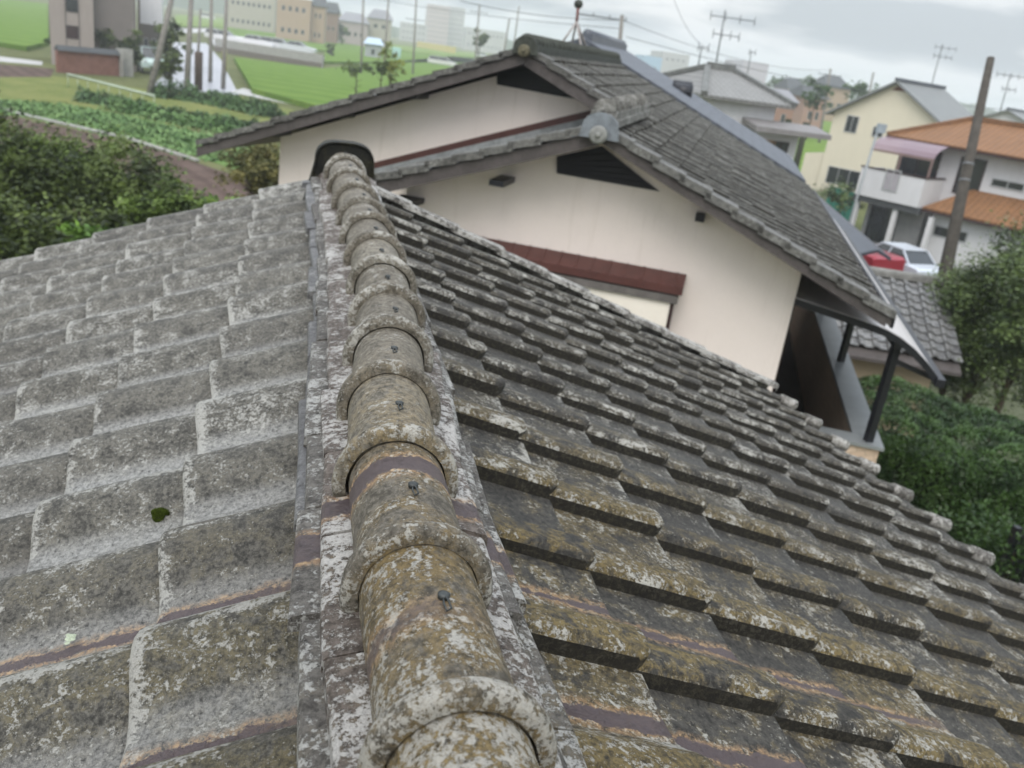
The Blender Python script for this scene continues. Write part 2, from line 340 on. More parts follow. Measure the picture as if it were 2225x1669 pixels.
# mortar bed under the flat tiles
NY = 18
def course(name, half_l, half_r, ztop, th, phase, pl, mat, seed, sides=(-1, 1), ys=(-.35, 4.02)):
    rnd = random.Random(seed); mb = MB(); y = ys[0]+phase
    while y < ys[1]:
        L = pl*rnd.uniform(.9, 1.06); y1 = min(y+L-.007, 4.04)
        jl, jr, jz, tw = rnd.uniform(-.008, .008), rnd.uniform(-.008, .008), rnd.uniform(-.003, .003), rnd.uniform(-.006, .006)
        tone = rnd.random(); n = 4; col = []
        for s_, hw, jj in ((-1, half_l, jl), (1, half_r, jr)):
            if s_ not in sides: continue
            if hw == 0: hw = .146+.010*y
            vs = []
            for k in range(n+1):
                Y = y+(y1-y)*k/n; c = ridge_at(Y); cx_ = c.x*.5+.5*(.150+.016*Y)+.012
                z = c.z+ztop-RN+jz; tt = tw*(k/n-.5)*2
                for (a, b) in ((.03, .006), (hw-.004+jj+tt, -.012), (hw+jj+tt, -.016), (hw+jj+tt+.001, -.016-th), (.03, -th)):
                    vs.append(V(cx_+s_*a, Y, z+b))
            fs = [(k*5+q, k*5+(q+1)%5, (k+1)*5+(q+1)%5, (k+1)*5+q) for k in range(n) for q in range(5)] + [(0,1,2,3,4), tuple(n*5+q for q in (4,3,2,1,0))]
            mb.add(vs, fs, (tone, .6, 0))
        y = y1+.005
    return mb.build(name, mat, house)
M_NOS2 = tile_mat('flat_ridge_low', (.05,.045,.04), (.17,.16,.145), (.13,.10,.05), (.46,.46,.44), .95, [(1.05, .03, -.2, .5)], 14, (1.3, .8), lich=.035)
M_NOS3 = tile_mat('bare_flat_tile', (.085,.085,.088), (.18,.182,.19), (.12,.11,.08), (.40,.40,.39), .6, (), 15, (1.3, .8), rough=.5, lich=.0)
course('flat_tile_course', .124, .106, .0-.004, .019, .06, .275, M_NOS, 1)
course('flat_tile_course', .150, .120, -.0255, .019, .18, .270, M_NOS2, 2)
course('flat_tile_course', 0, 0, -.0475, .019, .02, .262, M_NOS3, 3, (-1,), (1.15, 4.02))
course('flat_tile_course', .150, .134, -.0475, .019, .02, .262, M_NOS2, 6, (1,))
mb = MB()
vs = []; fs = []
for k in range(NY+1):
    Y = -.35+4.5*k/NY; c = ridge_at(Y); cx_ = c.x*.5+.5*(.150+.016*Y)+.012
    vs += [V(cx_-.14, Y, c.z-RN-.17), V(cx_-.10, Y, c.z-RN-.034), V(cx_+.09, Y, c.z-RN-.034), V(cx_+.12, Y, c.z-RN-.17)]
fs = [(k*4+q, k*4+(q+1)%4, (k+1)*4+(q+1)%4, (k+1)*4+q) for k in range(NY) for q in range(4)] + [(0,1,2,3), (NY*4+3, NY*4+2, NY*4+1, NY*4)]
mb.add(vs, fs); mb.build('ridge_mortar', M_MORT, house)
M_NAIL = plain('nail_metal', (.05,.055,.055), .5, .5, .6, .2, 60)
# nail image places -> along each cap
for k in range(-1, 13):
    rnd = random.Random(100+k)
    p1 = pts[k+1]; p0 = pts[k+2]; near = V(p1.x, p1.y, p1.z-RTOP); far = V(p0.x, p0.y, p0.z-RTOP)
    ax = (far-near); L = ax.length; ax.normalize(); sx = ax.cross(V(0,0,1)).normalized(); uz = sx.cross(ax)
    rl = rnd.uniform(-.05, .05); rj = rnd.uniform(.985, 1.02)
    # radial profile from the near (ring) end to the far end
    prof = [(-.016, .0705), (-.016, .0815), (-.0132, .0868), (-.008, .0895), (-.001, .0902), (.006, .0888), (.0120, .0835), (.0165, .0758), (.026, .0716), (.07, .0700), (.12, .069), (.18, .0685), (.24, .0685), (L+.02, .068)]
    n = 30; vs = []; fs = []; tone = rnd.random() if k >= 0 else .13; col = []
    for (s_, r) in prof:
        for a in range(n+1):
            t = R_(-19)+R_(218)*a/n
            flare = 1+(.035*max(0, -math.sin(t))*1)
            p = near+ax*s_+(sx*math.cos(t+rl)*flare+uz*math.sin(t+rl))*r*rj
            p += (p-near-ax*s_).normalized()*(noise.noise(p*22)*.0016+noise.noise(p*70)*.0006)
            vs.append(p); col.append((tone, 1.0 if r > .08 else .3, .5+.5*math.sin(t)))
    q = n+1
    fs = [(b*q+a, b*q+a+1, (b+1)*q+a+1, (b+1)*q+a) for b in range(len(prof)-1) for a in range(n)]
    # inner skin and end faces give the tile its thickness
    b0 = len(vs); m_ = len(prof)
    for (s_, r) in ((-.016, .0705), (L+.02, .056)):
        for a in range(n+1):
            t = R_(-19)+R_(218)*a/n; p = near+ax*s_+(sx*math.cos(t+rl)+uz*math.sin(t+rl))*(r-.001)*rj; vs.append(p); col.append((tone, 0, 0))
    fs += [(b0+a+1, b0+a, b0+q+a, b0+q+a+1) for a in range(n)]
    for a_ in (0, n):
        loop = [b*q+a_ for b in range(m_)]+[b0+q+a_, b0+a_]; fs.append(tuple(loop if a_ else reversed(loop)))
    mb = MB(); mb.add(vs, fs, col, True)
    cap = mb.build('ridge_cap', M_CAP, house)
    # nail with its loop of wire
    if k >= 0:
        ty = .125 if k else .155
        t = R_(86)+rnd.uniform(-.12, .05); rad = (sx*math.cos(t)+uz*math.sin(t)); b = near+ax*ty+rad*.0675
        nb = MB(); nb.tube([b, b+rad*.006, b+rad*.0075], [.0058, .0068, .003], 10)
        w0 = b+rad*.004; nb.tube([w0, w0-ax*.012+sx*.002+rad*.003, w0-ax*.024+sx*.004+rad*.001, w0-ax*.027-sx*.001, w0-ax*.018-sx*.003+rad*.002, w0-ax*.004-sx*.001], .0012, 6)
        nb.build('nail', M_NAIL, cap)
# ridge end plate: a plain arched end tile
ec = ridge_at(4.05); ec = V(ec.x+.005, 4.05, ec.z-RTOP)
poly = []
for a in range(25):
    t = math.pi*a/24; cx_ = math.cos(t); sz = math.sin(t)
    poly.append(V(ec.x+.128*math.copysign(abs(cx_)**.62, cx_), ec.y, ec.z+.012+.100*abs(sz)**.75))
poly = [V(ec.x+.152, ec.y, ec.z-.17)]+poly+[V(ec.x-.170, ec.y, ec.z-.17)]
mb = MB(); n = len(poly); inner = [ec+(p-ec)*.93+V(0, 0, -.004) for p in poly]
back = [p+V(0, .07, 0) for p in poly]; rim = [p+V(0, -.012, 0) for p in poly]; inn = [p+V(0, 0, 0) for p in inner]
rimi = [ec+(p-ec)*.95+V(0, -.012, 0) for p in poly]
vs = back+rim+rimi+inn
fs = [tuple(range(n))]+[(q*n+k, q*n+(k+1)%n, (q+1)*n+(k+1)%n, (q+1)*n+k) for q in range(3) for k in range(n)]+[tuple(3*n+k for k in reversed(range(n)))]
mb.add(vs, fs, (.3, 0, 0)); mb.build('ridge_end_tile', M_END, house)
# ------------------------------------------------------------------ moss and a pale lichen rosette resting on the left slope
def on_left(x, y, lift=0): return onpl(x, y, V(LX, 0, LZ)+nL*(-.008+lift), nL)
M_MOSS = plain('moss', (.060,.085,.014), .95, .1, 0, .5, 90)
mc = on_left(352, 1122); rnd = random.Random(4); mb = MB()
for k in range(3500):
    a = rnd.uniform(0, 6.28); r = math.sqrt(rnd.random())*(1+.25*math.sin(a*3+1)); e = max(0, 1-r*r)
    b = mc+V(math.cos(a)*r*.019, math.sin(a)*r*.013, 0)+nL*(e**.5*.016-.004)
    d = V(rnd.uniform(-1,1), rnd.uniform(-1,1), 1.6).normalized()*rnd.uniform(.003, .006); s_ = V(rnd.uniform(-1,1), rnd.uniform(-1,1), 0).normalized()*.0012
    mb.add([b-s_, b+s_, b+d], [(0,1,2)])
o = mb.build('moss_clump', M_MOSS, None, False); tag(o, 'small dark green moss clump in a tile joint on the left roof slope', 'moss')
lc = on_left(154, 1393, .012); mb = MB()
for k in range(14):
    a = rnd.uniform(0, 6.28); r = rnd.uniform(0, .010); c = lc+V(math.cos(a)*r*.8, math.sin(a)*r, 0)+nL*.004
    vs = [c+nL*.002]+[c+V(math.cos(q*.898)*.0042*rnd.uniform(.7,1.3), math.sin(q*.898)*.0042*rnd.uniform(.7,1.3), 0) for q in range(7)]
    mb.add(vs, [(0, q+1, (q+1)%7+1) for q in range(7)])
o = mb.build('lichen_rosette', plain('pale_lichen', (.33,.37,.28), .9, .1, 0, .2, 200), None, False); tag(o, 'pale grey-green lichen rosette on a tile at the lower left', 'lichen')
# ================================================================== helpers for buildings
def frame(az):   # az of "away", returns (right, away)
    a = R_(az); return V(math.cos(a), -math.sin(a), 0), V(math.sin(a), math.cos(a), 0)
def P3(t, n, a, b, z): return t*a+n*b+V(0, 0, z)
def wall_mat(name, c, var=.05, sc=1.2, lines=0, rough=.9):
    t = MT(name); p = t.pos(); n1 = t.noise(p, sc, 4, .6); n2 = t.noise(t.scalev(p, (3, 3, .35)), 2.2, 5, .6)
    f = t.math('ADD', t.math('MULTIPLY', n1, .5), t.math('MULTIPLY', n2, .5))
    c = t.mix(t.ramp(f, .35, .65), tuple(x*(1-var) for x in c), tuple(x*(1+var*.6) for x in c))
    if lines:
        w = t.n('ShaderNodeTexWave', wave_type='BANDS', bands_direction='Z'); t.L(p, w.inputs[0]); w.inputs['Scale'].default_value = lines; t.bump(w.outputs[0], .4, .02)
    t.col(c, rough, .2); return t.m
def roof_mat(name, c, fq=1.15, vec=(1, 0, 0), vec2=(0, 1, 0), rough=.6, var=.3):
    """small-scale far roofs: tile courses as relief along two directions"""
    t = MT(name); p = t.pos()
    def wave(d, fr):
        dt = t.n('ShaderNodeVectorMath', operation='DOT_PRODUCT'); t.L(p, dt.inputs[0]); dt.inputs[1].default_value = d
        return t.math('FRACT', t.math('MULTIPLY', dt.outputs['Value'], fr))
    a = wave(vec, fq*3.4); b = wave(vec2, fq*3.6)
    h = t.math('ADD', t.math('SINE', t.math('MULTIPLY', a, math.pi)), t.math('MULTIPLY', b, .7))
    n1 = t.noise(p, 1.6, 5, .65)
    cc = t.mix(t.ramp(n1, .3, .7), tuple(x*(1-var) for x in c), tuple(x*(1+var*.5) for x in c))
    cc = t.mix(t.math('MULTIPLY', t.ramp(h, .75, .15), .75), cc, tuple(x*.35 for x in c))
    t.col(cc, rough, .35); t.bump(h, .6, .05); return t.m
M_GLASS = plain('window_glass', (.02,.024,.028), .12, .8, 0, .1, 1)
M_ALU = plain('aluminium_frame', (.42,.43,.44), .45, .5, .3, .05)
M_WHITE = wall_mat('white_wall', (.60,.60,.62)); M_CREAM = wall_mat('cream_wall', (.66,.61,.49), .03, .5, 1.5)
M_BLACKM = plain('black_metal', (.012,.013,.018), .4, .5, .2, .1)
M_BROWN = plain('dark_brown_wood', (.035,.018,.018), .6, .3)
M_CONC = plain('concrete', (.30,.30,.285), .9, .2, 0, .15, 3, .2)
def window(parent, c, t, n, w, h, mat=None, fmat=None, bars=1, out=.05):
    """c = centre on the wall surface, t = right, n = into the wall"""
    z = V(0, 0, 1); f = MB(); e = .05
    for s_ in (-1, 1):
        f.box(c+t*(s_*(w/2-e/2))-n*out/2, t*e/2, n*out/2, z*h/2); f.box(c+z*(s_*(h/2-e/2))-n*(out/2-.003), t*(w/2-e), n*(out/2-.003), z*e/2)
    for k in range(bars): f.box(c+t*(w*((k+1)/(bars+1)-.5))-n*(out/2-.006), t*.022, n*(out/2-.006), z*(h/2-e))
    o = f.build('window', fmat or M_ALU, parent); OFF[o.name] = OFF[parent.name]
    p = MB(); p.box(c-n*.008, t*(w/2-e), n*.006, z*(h/2-e)); p.build('pane', mat or M_GLASS, o)
    return o
# ================================================================== neighbouring house with two cream gables
tN, nN = frame(26)
def N(t, n, z): return P3(tN, nN, t, n, H+z)
def Npl(x, y, n): return onpl(x, y, nN*n, nN)
FR = (-1.03, -.49)                               # front ridge (t, z) and slopes
mR, mL = .4237, .380
def zR(t): return FR[1]-mR*(t-FR[0])
def zLf(t): return FR[1]-mL*(FR[0]-t)
MRt = -2.22; MRz = zR(MRt)-.0
mLr = (MRz+.06+1.47)/(6.0+MRt)
def zLr(t): return MRz-mLr*(MRt-t)
n0, nW, nG, nGW, nB, nF = 7.5, 8.0, 9.62, 10.1, 16.3, 16.6
nh = thing('gabled_house', N(-1, 11, -H), 'cream stucco neighbouring house with two stepped gables and grey tiled roof', 'house')
mb = MB()
T = .17
mb.prism([N(-2.8, nW, -H), N(.82, nW, -H), N(.82, nW, zR(.82)-T), N(FR[0], nW, FR[1]-T), N(-2.8, nW, zLf(-2.8)-T)], nN*(nGW+.1-nW))
mb.build('gable_wall', M_STU, nh)
mb = MB(); mb.prism([N(-5.17, nGW, -H), N(.815, nGW, -H), N(.815, nGW, zR(.815)-T), N(MRt, nGW, MRz-T), N(-5.17, nGW, zLr(-5.17)-T)], nN*(nB-nGW))
mb.build('gable_wall', M_STU, nh)
# roof decks (thin boards carrying the tiles)
M_SOF = plain('soffit_board', (.17,.155,.15), .85, .2, 0, .2, 5)
def slab(a, b, c, d, th, mb):
    dn = V(0, 0, -th); mb.hexa([a+dn, b+dn, c+dn, d+dn, a, b, c, d])
mb = MB(); e = -.055
slab(N(FR[0], n0+.06, FR[1]+e), N(1.55, n0+.06, zR(1.55)+e), N(1.55, nF, zR(1.55)+e), N(FR[0], nF, FR[1]+e), .06, mb)
slab(N(MRt, nG+.06, MRz+e), N(FR[0]-.002, nG+.06, FR[1]+e), N(FR[0]-.002, nF, FR[1]+e), N(MRt, nF, MRz+e), .06, mb)
slab(N(-6.0, nG+.06, zLr(-6.0)+e), N(MRt-.002, nG+.06, MRz+e), N(MRt-.002, nF, MRz+e), N(-6.0, nF, zLr(-6)+e), .06, mb)
slab(N(-3.6, n0+.06, zLf(-3.6)+e), N(FR[0]-.002, n0+.06, FR[1]+e), N(FR[0]-.002, nGW, FR[1]+e), N(-3.6, nGW, zLf(-3.6)+e), .06, mb)
mb.build('roof_deck', M_SOF, nh)
# barge boards
M_BARGE = plain('barge_board', (.085,.076,.074), .8, .2, 0, .22, 4)
def barge(a, b, hgt, th=.035, dz=-.05):
    m_ = MB(); n = nN*th; u = V(0, 0, dz); w_ = V(0, 0, dz-hgt)
    m_.hexa([a+w_, b+w_, b+w_+n, a+w_+n, a+u, b+u, b+u+n, a+u+n]); m_.build('barge_board', M_BARGE, nh)
barge(N(FR[0], n0, FR[1]), N(1.50, n0, zR(1.50)), .085); barge(N(-3.5, n0+.002, zLf(-3.5)), N(FR[0]-.003, n0+.002, FR[1]), .115)
barge(N(MRt, nG, MRz), N(FR[0]+.1, nG, zR(FR[0]+.1)), .13); barge(N(-5.98, nG+.002, zLr(-5.98)), N(MRt-.003, nG+.002, MRz), .115)
# tiles
rN = (tN*1-V(0,0,mR)).normalized(); nrR = rN.cross(nN); nrR = nrR if nrR.z > 0 else -nrR
lNr = (-tN-V(0,0,mLr)).normalized(); nrL = lNr.cross(nN); nrL = nrL if nrL.z > 0 else -nrL
lNf = (-tN-V(0,0,mL)).normalized(); nrLf = lNf.cross(nN); nrLf = nrLf if nrLf.z > 0 else -nrLf
def srow(t0, m, z0, s, nn):   # distance s down a slope
    return t0+s
ct = 1/math.sqrt(1+mR*mR)
mb = MB()
tile_field(mb, lambda i, j: N(MRt+j*.25*ct+.0, n0+.02+.26*i, zR(MRt+j*.25*ct))-nrR*.045, nN, rN, nrR, range(0, 35), range(1, 17), .26, .25, th=.024, tuck=.05, seed=21, lod=2, jit=1.5,
           clip=lambda i, j, e: (MRt+j*.25*ct > FR[0]+.12) or n0+.26*i > nG+.05)
mb.build('roof_slope', M_N, nh, fix=False)
cl = 1/math.sqrt(1+mLr*mLr); cf = 1/math.sqrt(1+mL*mL)
mb = MB()
tile_field(mb, lambda i, j: N(MRt-j*.25*cl, nG+.30+.26*i, zLr(MRt-j*.25*cl))-nrL*.045, -nN, lNr, nrL, range(0, 27), range(1, 17), .26, .25, seed=22, lod=2, flip=True, jit=2)
mb.build('roof_slope', M_NV, nh, fix=False)
mb = MB()
tile_field(mb, lambda i, j: N(FR[0]-j*.25*cf, n0+.30+.26*i, zLf(FR[0]-j*.25*cf))-nrLf*.045, -nN, lNf, nrLf, range(0, 9), range(1, 12), .26, .25, seed=23, lod=2, flip=True, jit=2.5)
mb.build('roof_slope', M_NV, nh, fix=False)
# rake edge tiles: stepped L-shaped pieces lapping down the gable ends
def rake(t0, t1, nn, zf, m, sgn, seed):
    mb = MB(); rnd = random.Random(seed); t = t0; c = 1/math.sqrt(1+m*m); st = .25*c
    while (t1-t)*sgn > .05:
        a, b = t-sgn*.05*c, t+sgn*st; tn = rnd.random(); dz = rnd.uniform(-.006, .006)
        pa = N(a, nn-.03, zf(a)+.008+dz); pb = N(b, nn-.03, zf(b)+.034+dz)
        for (w0, w1, z0, z1) in ((0, .20, -.03, 0), (0, .028, -.062, -.0302)):
            q = [pa+nN*w0+V(0,0,z0), pb+nN*w0+V(0,0,z0), pb+nN*w1+V(0,0,z0), pa+nN*w1+V(0,0,z0), pa+nN*w0+V(0,0,z1), pb+nN*w0+V(0,0,z1), pb+nN*w1+V(0,0,z1), pa+nN*w1+V(0,0,z1)]
            mb.hexa(q, (tn, .6, .3))
        t += sgn*st
    mb.build('rake_tiles', M_NV, nh)
rake(FR[0]+.05, 1.55, n0, zR, mR, 1, 31); rake(FR[0]-.05, -3.6, n0, zLf, mL, -1, 32)
rake(MRt+.05, FR[0]-.02, nG, zR, mR, 1, 33); rake(MRt-.05, -6.0, nG, zLr, mLr, -1, 34)
# eave fascia on the right
mb = MB(); mb.box((N(1.56, n0+.05, zR(1.56)-.07)+N(1.56, nF, zR(1.56)-.07))/2, nN*(nF-n0-.05)/2, tN*.012, V(0,0,.05)); mb.build('fascia', M_BLACKM, nh)
# ridges
M_RD = plain('dark_ridge_tile', (.045,.05,.042), .7, .3, 0, .5, 14)
M_RP = tile_mat('pale_ridge_tile', (.10,.10,.09), (.26,.255,.235), (.16,.15,.10), (.42,.42,.40), .8, (), 11, (-2, -3), rough=.6, detail=.3, lich=.04)
def ridge_run(t, na, nb, z, mat, L=.26, r=.085):
    mb = MB(); rnd = random.Random(5)
    mb.box(N(t, (na+nb)/2, z+.02), nN*(nb-na)/2, tN*.13, V(0,0,.03)); mb.box(N(t, (na+nb)/2, z+.08), nN*(nb-na)/2, tN*.105, V(0,0,.028))
    k = na
    while k < nb-.05:
        c = N(t+rnd.uniform(-.006, .006), k, z+.11); mb.tube([c, c+nN*.03, c+nN*.031, c+nN*min(L, nb-k)], [r*1.14, r*1.14, r*.9, r*.86], 14); k += L
    return mb.build('ridge', mat, nh)
ridge_run(FR[0], n0, 10.3, FR[1]+.0, M_RP); ridge_run(MRt, nG, nF, MRz-.07, M_RD, .2, .085)
# end ornaments: arched plate with a round boss
M_ORN = plain('ornament_tile', (.16,.18,.20), .5, .5, 0, .3, 9)
def ornament(t, n, z, s, mat, bossmat):
    mb = MB(); c = N(t, n-.02, z); poly = []
    for a in range(17):
        q = math.pi*a/16; poly.append(c+tN*(s*.17*math.cos(q))+V(0,0, s*(.06+.13*math.sin(q))))
    poly = [c+tN*s*.19+V(0,0,-s*.05)]+poly+[c-tN*s*.19+V(0,0,-s*.05)]
    mb.prism(poly, -nN*.06*s); o = mb.build('ridge_end_tile', mat, nh)
    mb = MB(); b = c-nN*.062*s+V(0,0,-.01*s); mb.tube([b, b-nN*.05, b-nN*.06], [.085*s, .085*s, .06*s], 20); mb.tube([b-nN*.061, b-nN*.075], [.03*s, .022*s], 12); mb.build('round_boss', bossmat, nh)
ornament(FR[0], n0, FR[1]-.065, .85, M_ORN, plain('boss_tile', (.21,.215,.205), .7, .3, 0, .2, 20))
ornament(MRt, nG, MRz-.03, .72, M_RD, plain('mossy_boss', (.12,.11,.075), .8, .2, 0, .4, 20))
# gable vents (black louvred triangles), purlin ends
def vent(y, n, ta, tb, tc, tt):  # placed from four photo pixels on the wall plane
    pts_ = [Npl(*q, n-.012) for q in (ta, tb, tc, tt)]; mb = MB(); mb.prism(pts_, nN*.01)
    for k in range(1, 6):
        a = pts_[0].lerp(pts_[3], k/6); b = pts_[1].lerp(pts_[2], k/6); mb.bar(a-nN*.01, b-nN*.01, .018, .012)
    mb.build('gable_vent', plain('black_louvre', (.008,.009,.014), .5, .4), nh)
vent(0, nW, (1210, 377), (1432, 416), (1308, 318), (1210, 340)); vent(0, nGW, (1080, 184), (1248, 215), (1150, 140), (1080, 157))
def purlin(x, y, n, w=.16, h=.07, L=.42):
    c = Npl(x, y, n); mb = MB(); mb.box(c-nN*L/2, nN*L/2, tN*w/2, V(0,0,h/2)); mb.build('purlin_end', M_BLACKM, nh)
purlin(1104, 388, nW, .13, .05); purlin(898, 432, nW, .22, .05); purlin(1522, 470, nW, .08, .07, .10)
purlin(915, 205, nGW, .19, .07); purlin(755, 246, nGW, .19, .07); purlin(612, 282, nGW, .26, .08)
# wall flashing above the lower roof
fl = [(Npl(x, y, nGW-.02)) for x, y in ((1298, 236), (1050, 295), (812, 353))]
mb = MB(); lo = [p+V(0,0,-.075) for p in fl]
for k in range(2): mb.hexa([lo[k], lo[k+1], lo[k+1]+nN*.018, lo[k]+nN*.018, fl[k], fl[k+1], fl[k+1]+nN*.018, fl[k]+nN*.018])
M_RED = plain('maroon_metal', (.075,.026,.022), .45, .5, 0, .2, 6)
mb.build('wall_flashing', M_RED, nh)
mb = MB(); lo2 = [p+V(0,0,-.27)-nN*.05 for p in fl]; lo3 = [p+V(0,0,-.076) for p in fl]
for k in range(2): mb.hexa([lo2[k], lo2[k+1], lo2[k+1]+nN*.06, lo2[k]+nN*.06, lo3[k], lo3[k+1], lo3[k+1]+nN*.015, lo3[k]+nN*.015])
mb.build('lead_apron', plain('grey_sheet', (.22,.235,.24), .6, .4, 0, .3, 5), nh)
# window awning and shutter box on the front gable wall
a0 = Npl(1000, 506, nW); a1 = Npl(1492, 597, nW); a1.z = a0.z = (a0.z+a1.z)/2
mb = MB(); d = V(0,0,-.080)-nN*.20
mb.hexa([a0+V(0,0,-.02), a1+V(0,0,-.02), a1+d+V(0,0,-.02), a0+d+V(0,0,-.02), a0, a1, a1+d, a0+d]); mb.box((a0+a1)/2+d+V(0,0,-.035), (a1-a0)/2, nN*.012, V(0,0,.034))
for k in range(14):
    q = a0.lerp(a1, (k+.5)/14); mb.bar(q+V(0,0,.004), q+d+V(0,0,.004), .012, .008, col=(.2,.2,.2))
mb.build('window_awning', M_RED, nh)
mb = MB(); mb.box((a0+a1)/2+V(0,0,-.20)-nN*.10, (a1-a0)/2-tN*.03, nN*.10, V(0,0,.035)); mb.build('awning_beam', plain('grey_wood', (.13,.12,.115), .8, .2, 0, .25, 6), nh)
s0 = Npl(1252, 616, nW-.09); s1 = Npl(1458, 655, nW-.09); zt = a0.z-.236
mb = MB(); mb.box(V((s0.x+s1.x)/2, (s0.y+s1.y)/2, zt-.55), (V(s1.x-s0.x, s1.y-s0.y, 0))/2, nN*.085, V(0,0,.55)); mb.build('shutter_box', plain('shutter_cream', (.76,.71,.64), .6, .4, 0, .03, 3), nh)
mb = MB(); c = V(s1.x, s1.y, zt-.55)+tN*.016; mb.box(c, tN*.014, nN*.09, V(0,0,.55)); mb.build('shutter_box_frame', M_BROWN, nh)
mb = MB(); q0 = Npl(1000, 560, nW-.05); q0 = V(q0.x, q0.y, zt-.5); q1 = V(s0.x, s0.y, zt-.5)-tN*.004+nN*.04; mb.box((q0+q1)/2, (q1-q0)/2, nN*.03, V(0,0,.5)); o = mb.build('window_frame', M_BROWN, nh)
# ------------------------------------------------------------------ roofed balcony on the right side
zc_ = -2.886
bal = nh
M_BEIGE = MT('beige_wall_tile'); p = M_BEIGE.pos(); bk = M_BEIGE.n('ShaderNodeTexBrick'); mp = M_BEIGE.n('ShaderNodeMapping'); M_BEIGE.L(p, mp.inputs[0]); mp.inputs['Rotation'].default_value = (R_(90), 0, R_(26)); M_BEIGE.L(mp.outputs[0], bk.inputs['Vector'])
bk.inputs['Scale'].default_value = 4.5; bk.inputs['Color1'].default_value = (.50,.38,.28,1); bk.inputs['Color2'].default_value = (.56,.44,.33,1); bk.inputs['Mortar'].default_value = (.35,.28,.22,1); bk.inputs['Mortar Size'].default_value = .015
M_BEIGE.col(bk.outputs[0], .8, .3); M_BEIGE = M_BEIGE.m
mb = MB(); w_ = .085
mb.hexa([N(.83, nW, zc_-1.3), N(1.85, nW, zc_-1.3), N(1.85, nW+.2, zc_-1.3), N(.83, nW+.2, zc_-1.3), N(.83, nW, zc_-.03), N(1.85, nW, zc_-.03), N(1.85, nW+.2, zc_-.03), N(.83, nW+.2, zc_-.03)])
mb.hexa([N(1.65, nW+.203, zc_-1.3), N(1.85, nW+.203, zc_-1.3), N(1.85, nB, zc_-1.3), N(1.65, nB, zc_-1.3), N(1.65, nW+.203, zc_-.03), N(1.85, nW+.203, zc_-.03), N(1.85, nB, zc_-.03), N(1.65, nB, zc_-.03)])
mb.hexa([N(.83, nW, -H), N(1.846, nW+.004, -H), N(1.846, nB, -H), N(.83, nB, -H), N(.83, nW+.004, zc_-1.3), N(1.846, nW+.004, zc_-1.3), N(1.846, nB, zc_-1.3), N(.83, nB, zc_-1.3)])
mb.build('balcony_parapet', M_BEIGE, bal)
M_COP = plain('grey_coping', (.26,.28,.29), .35, .5, .3, .1, 6)
mb = MB()
mb.hexa([N(.83, nW-.03, zc_-.03), N(1.88, nW-.03, zc_-.03), N(1.88, nW+.22, zc_-.03), N(.83, nW+.22, zc_-.03), N(.83, nW-.03, zc_), N(1.88, nW-.03, zc_), N(1.88, nW+.22, zc_), N(.83, nW+.22, zc_)])
mb.hexa([N(1.63, nW+.222, zc_-.03), N(1.88, nW+.222, zc_-.03), N(1.88, nB, zc_-.03), N(1.63, nB, zc_-.03), N(1.63, nW+.222, zc_), N(1.88, nW+.222, zc_), N(1.88, nB, zc_), N(1.63, nB, zc_)])
mb.build('coping', M_COP, bal)
def prof_z(t): # curved balcony roof, section across t
    s = (t-.83)/(2.13-.83); return -1.70-.20*s-.26*max(0, (s-.55)/.45)**2
ts = [.83+(2.13-.83)*k/10 for k in range(11)]
mb = MB(); nA = nW-.02
for a, b in zip(ts, ts[1:]):
    mb.hexa([N(a, nA, prof_z(a)), N(b, nA, prof_z(b)), N(b, nB, prof_z(b)), N(a, nB, prof_z(a)), N(a, nA, prof_z(a)+.006), N(b, nA, prof_z(b)+.006), N(b, nB, prof_z(b)+.006), N(a, nB, prof_z(a)+.006)])
mp_ = MT('smoky_polycarbonate'); mp_.col((.62,.60,.60), .35, .5); mp_.b.inputs['Transmission Weight'].default_value = .25
mb.build('balcony_roof', mp_.m, bal)
for k, nn in enumerate([nA, nA+2, nA+4, nA+6, nB-.1]):
    mb = MB()
    for a, b in zip(ts, ts[1:]): mb.bar(N(a, nn, prof_z(a)-.03), N(b, nn, prof_z(b)-.03), .04, .055)
    mb.build('rafter', M_BLACKM, bal)
for nn in (nA+.10, nA+2.6, nA+5.2, nB-.2):
    mb = MB(); mb.bar(N(1.75, nn, zc_), N(1.75, nn, prof_z(1.75)-.05), .065, .065, V(0,1,0)); mb.build('post', M_BLACKM, bal)
mb = MB(); mb.bar(N(1.75, nA+.05, prof_z(1.75)-.085), N(1.75, nB, prof_z(1.75)-.085), .06, .07); mb.build('balcony_beam', M_BLACKM, bal)
mb = MB(); mb.bar(N(1.75, nA+.10, -2.10), N(2.10, nA+.10, prof_z(2.1)-.06), .03, .04); mb.bar(N(2.15, nA-.05, -2.19), N(2.15, nB, -2.19), .075, .07); mb.build('gutter', M_BLACKM, bal)
# dark windows inside the balcony and things drying there are too dark to read: only the window wall
for k in range(3):
    window(nh, N(.825, 9.3+k*2.2, -2.75), nN, -tN, 1.8, 1.9, fmat=M_BROWN)
mb = MB(); mb.hexa([N(.825, nW+.21, -3.95), N(1.64, nW+.21, -3.95), N(1.64, nB, -3.95), N(.825, nB, -3.95), N(.825, nW+.21, -3.9), N(1.64, nW+.21, -3.9), N(1.64, nB, -3.9), N(.825, nB, -3.9)])
mb.build('balcony_floor', plain('balcony_floor', (.08,.07,.065), .8, .2), nh)
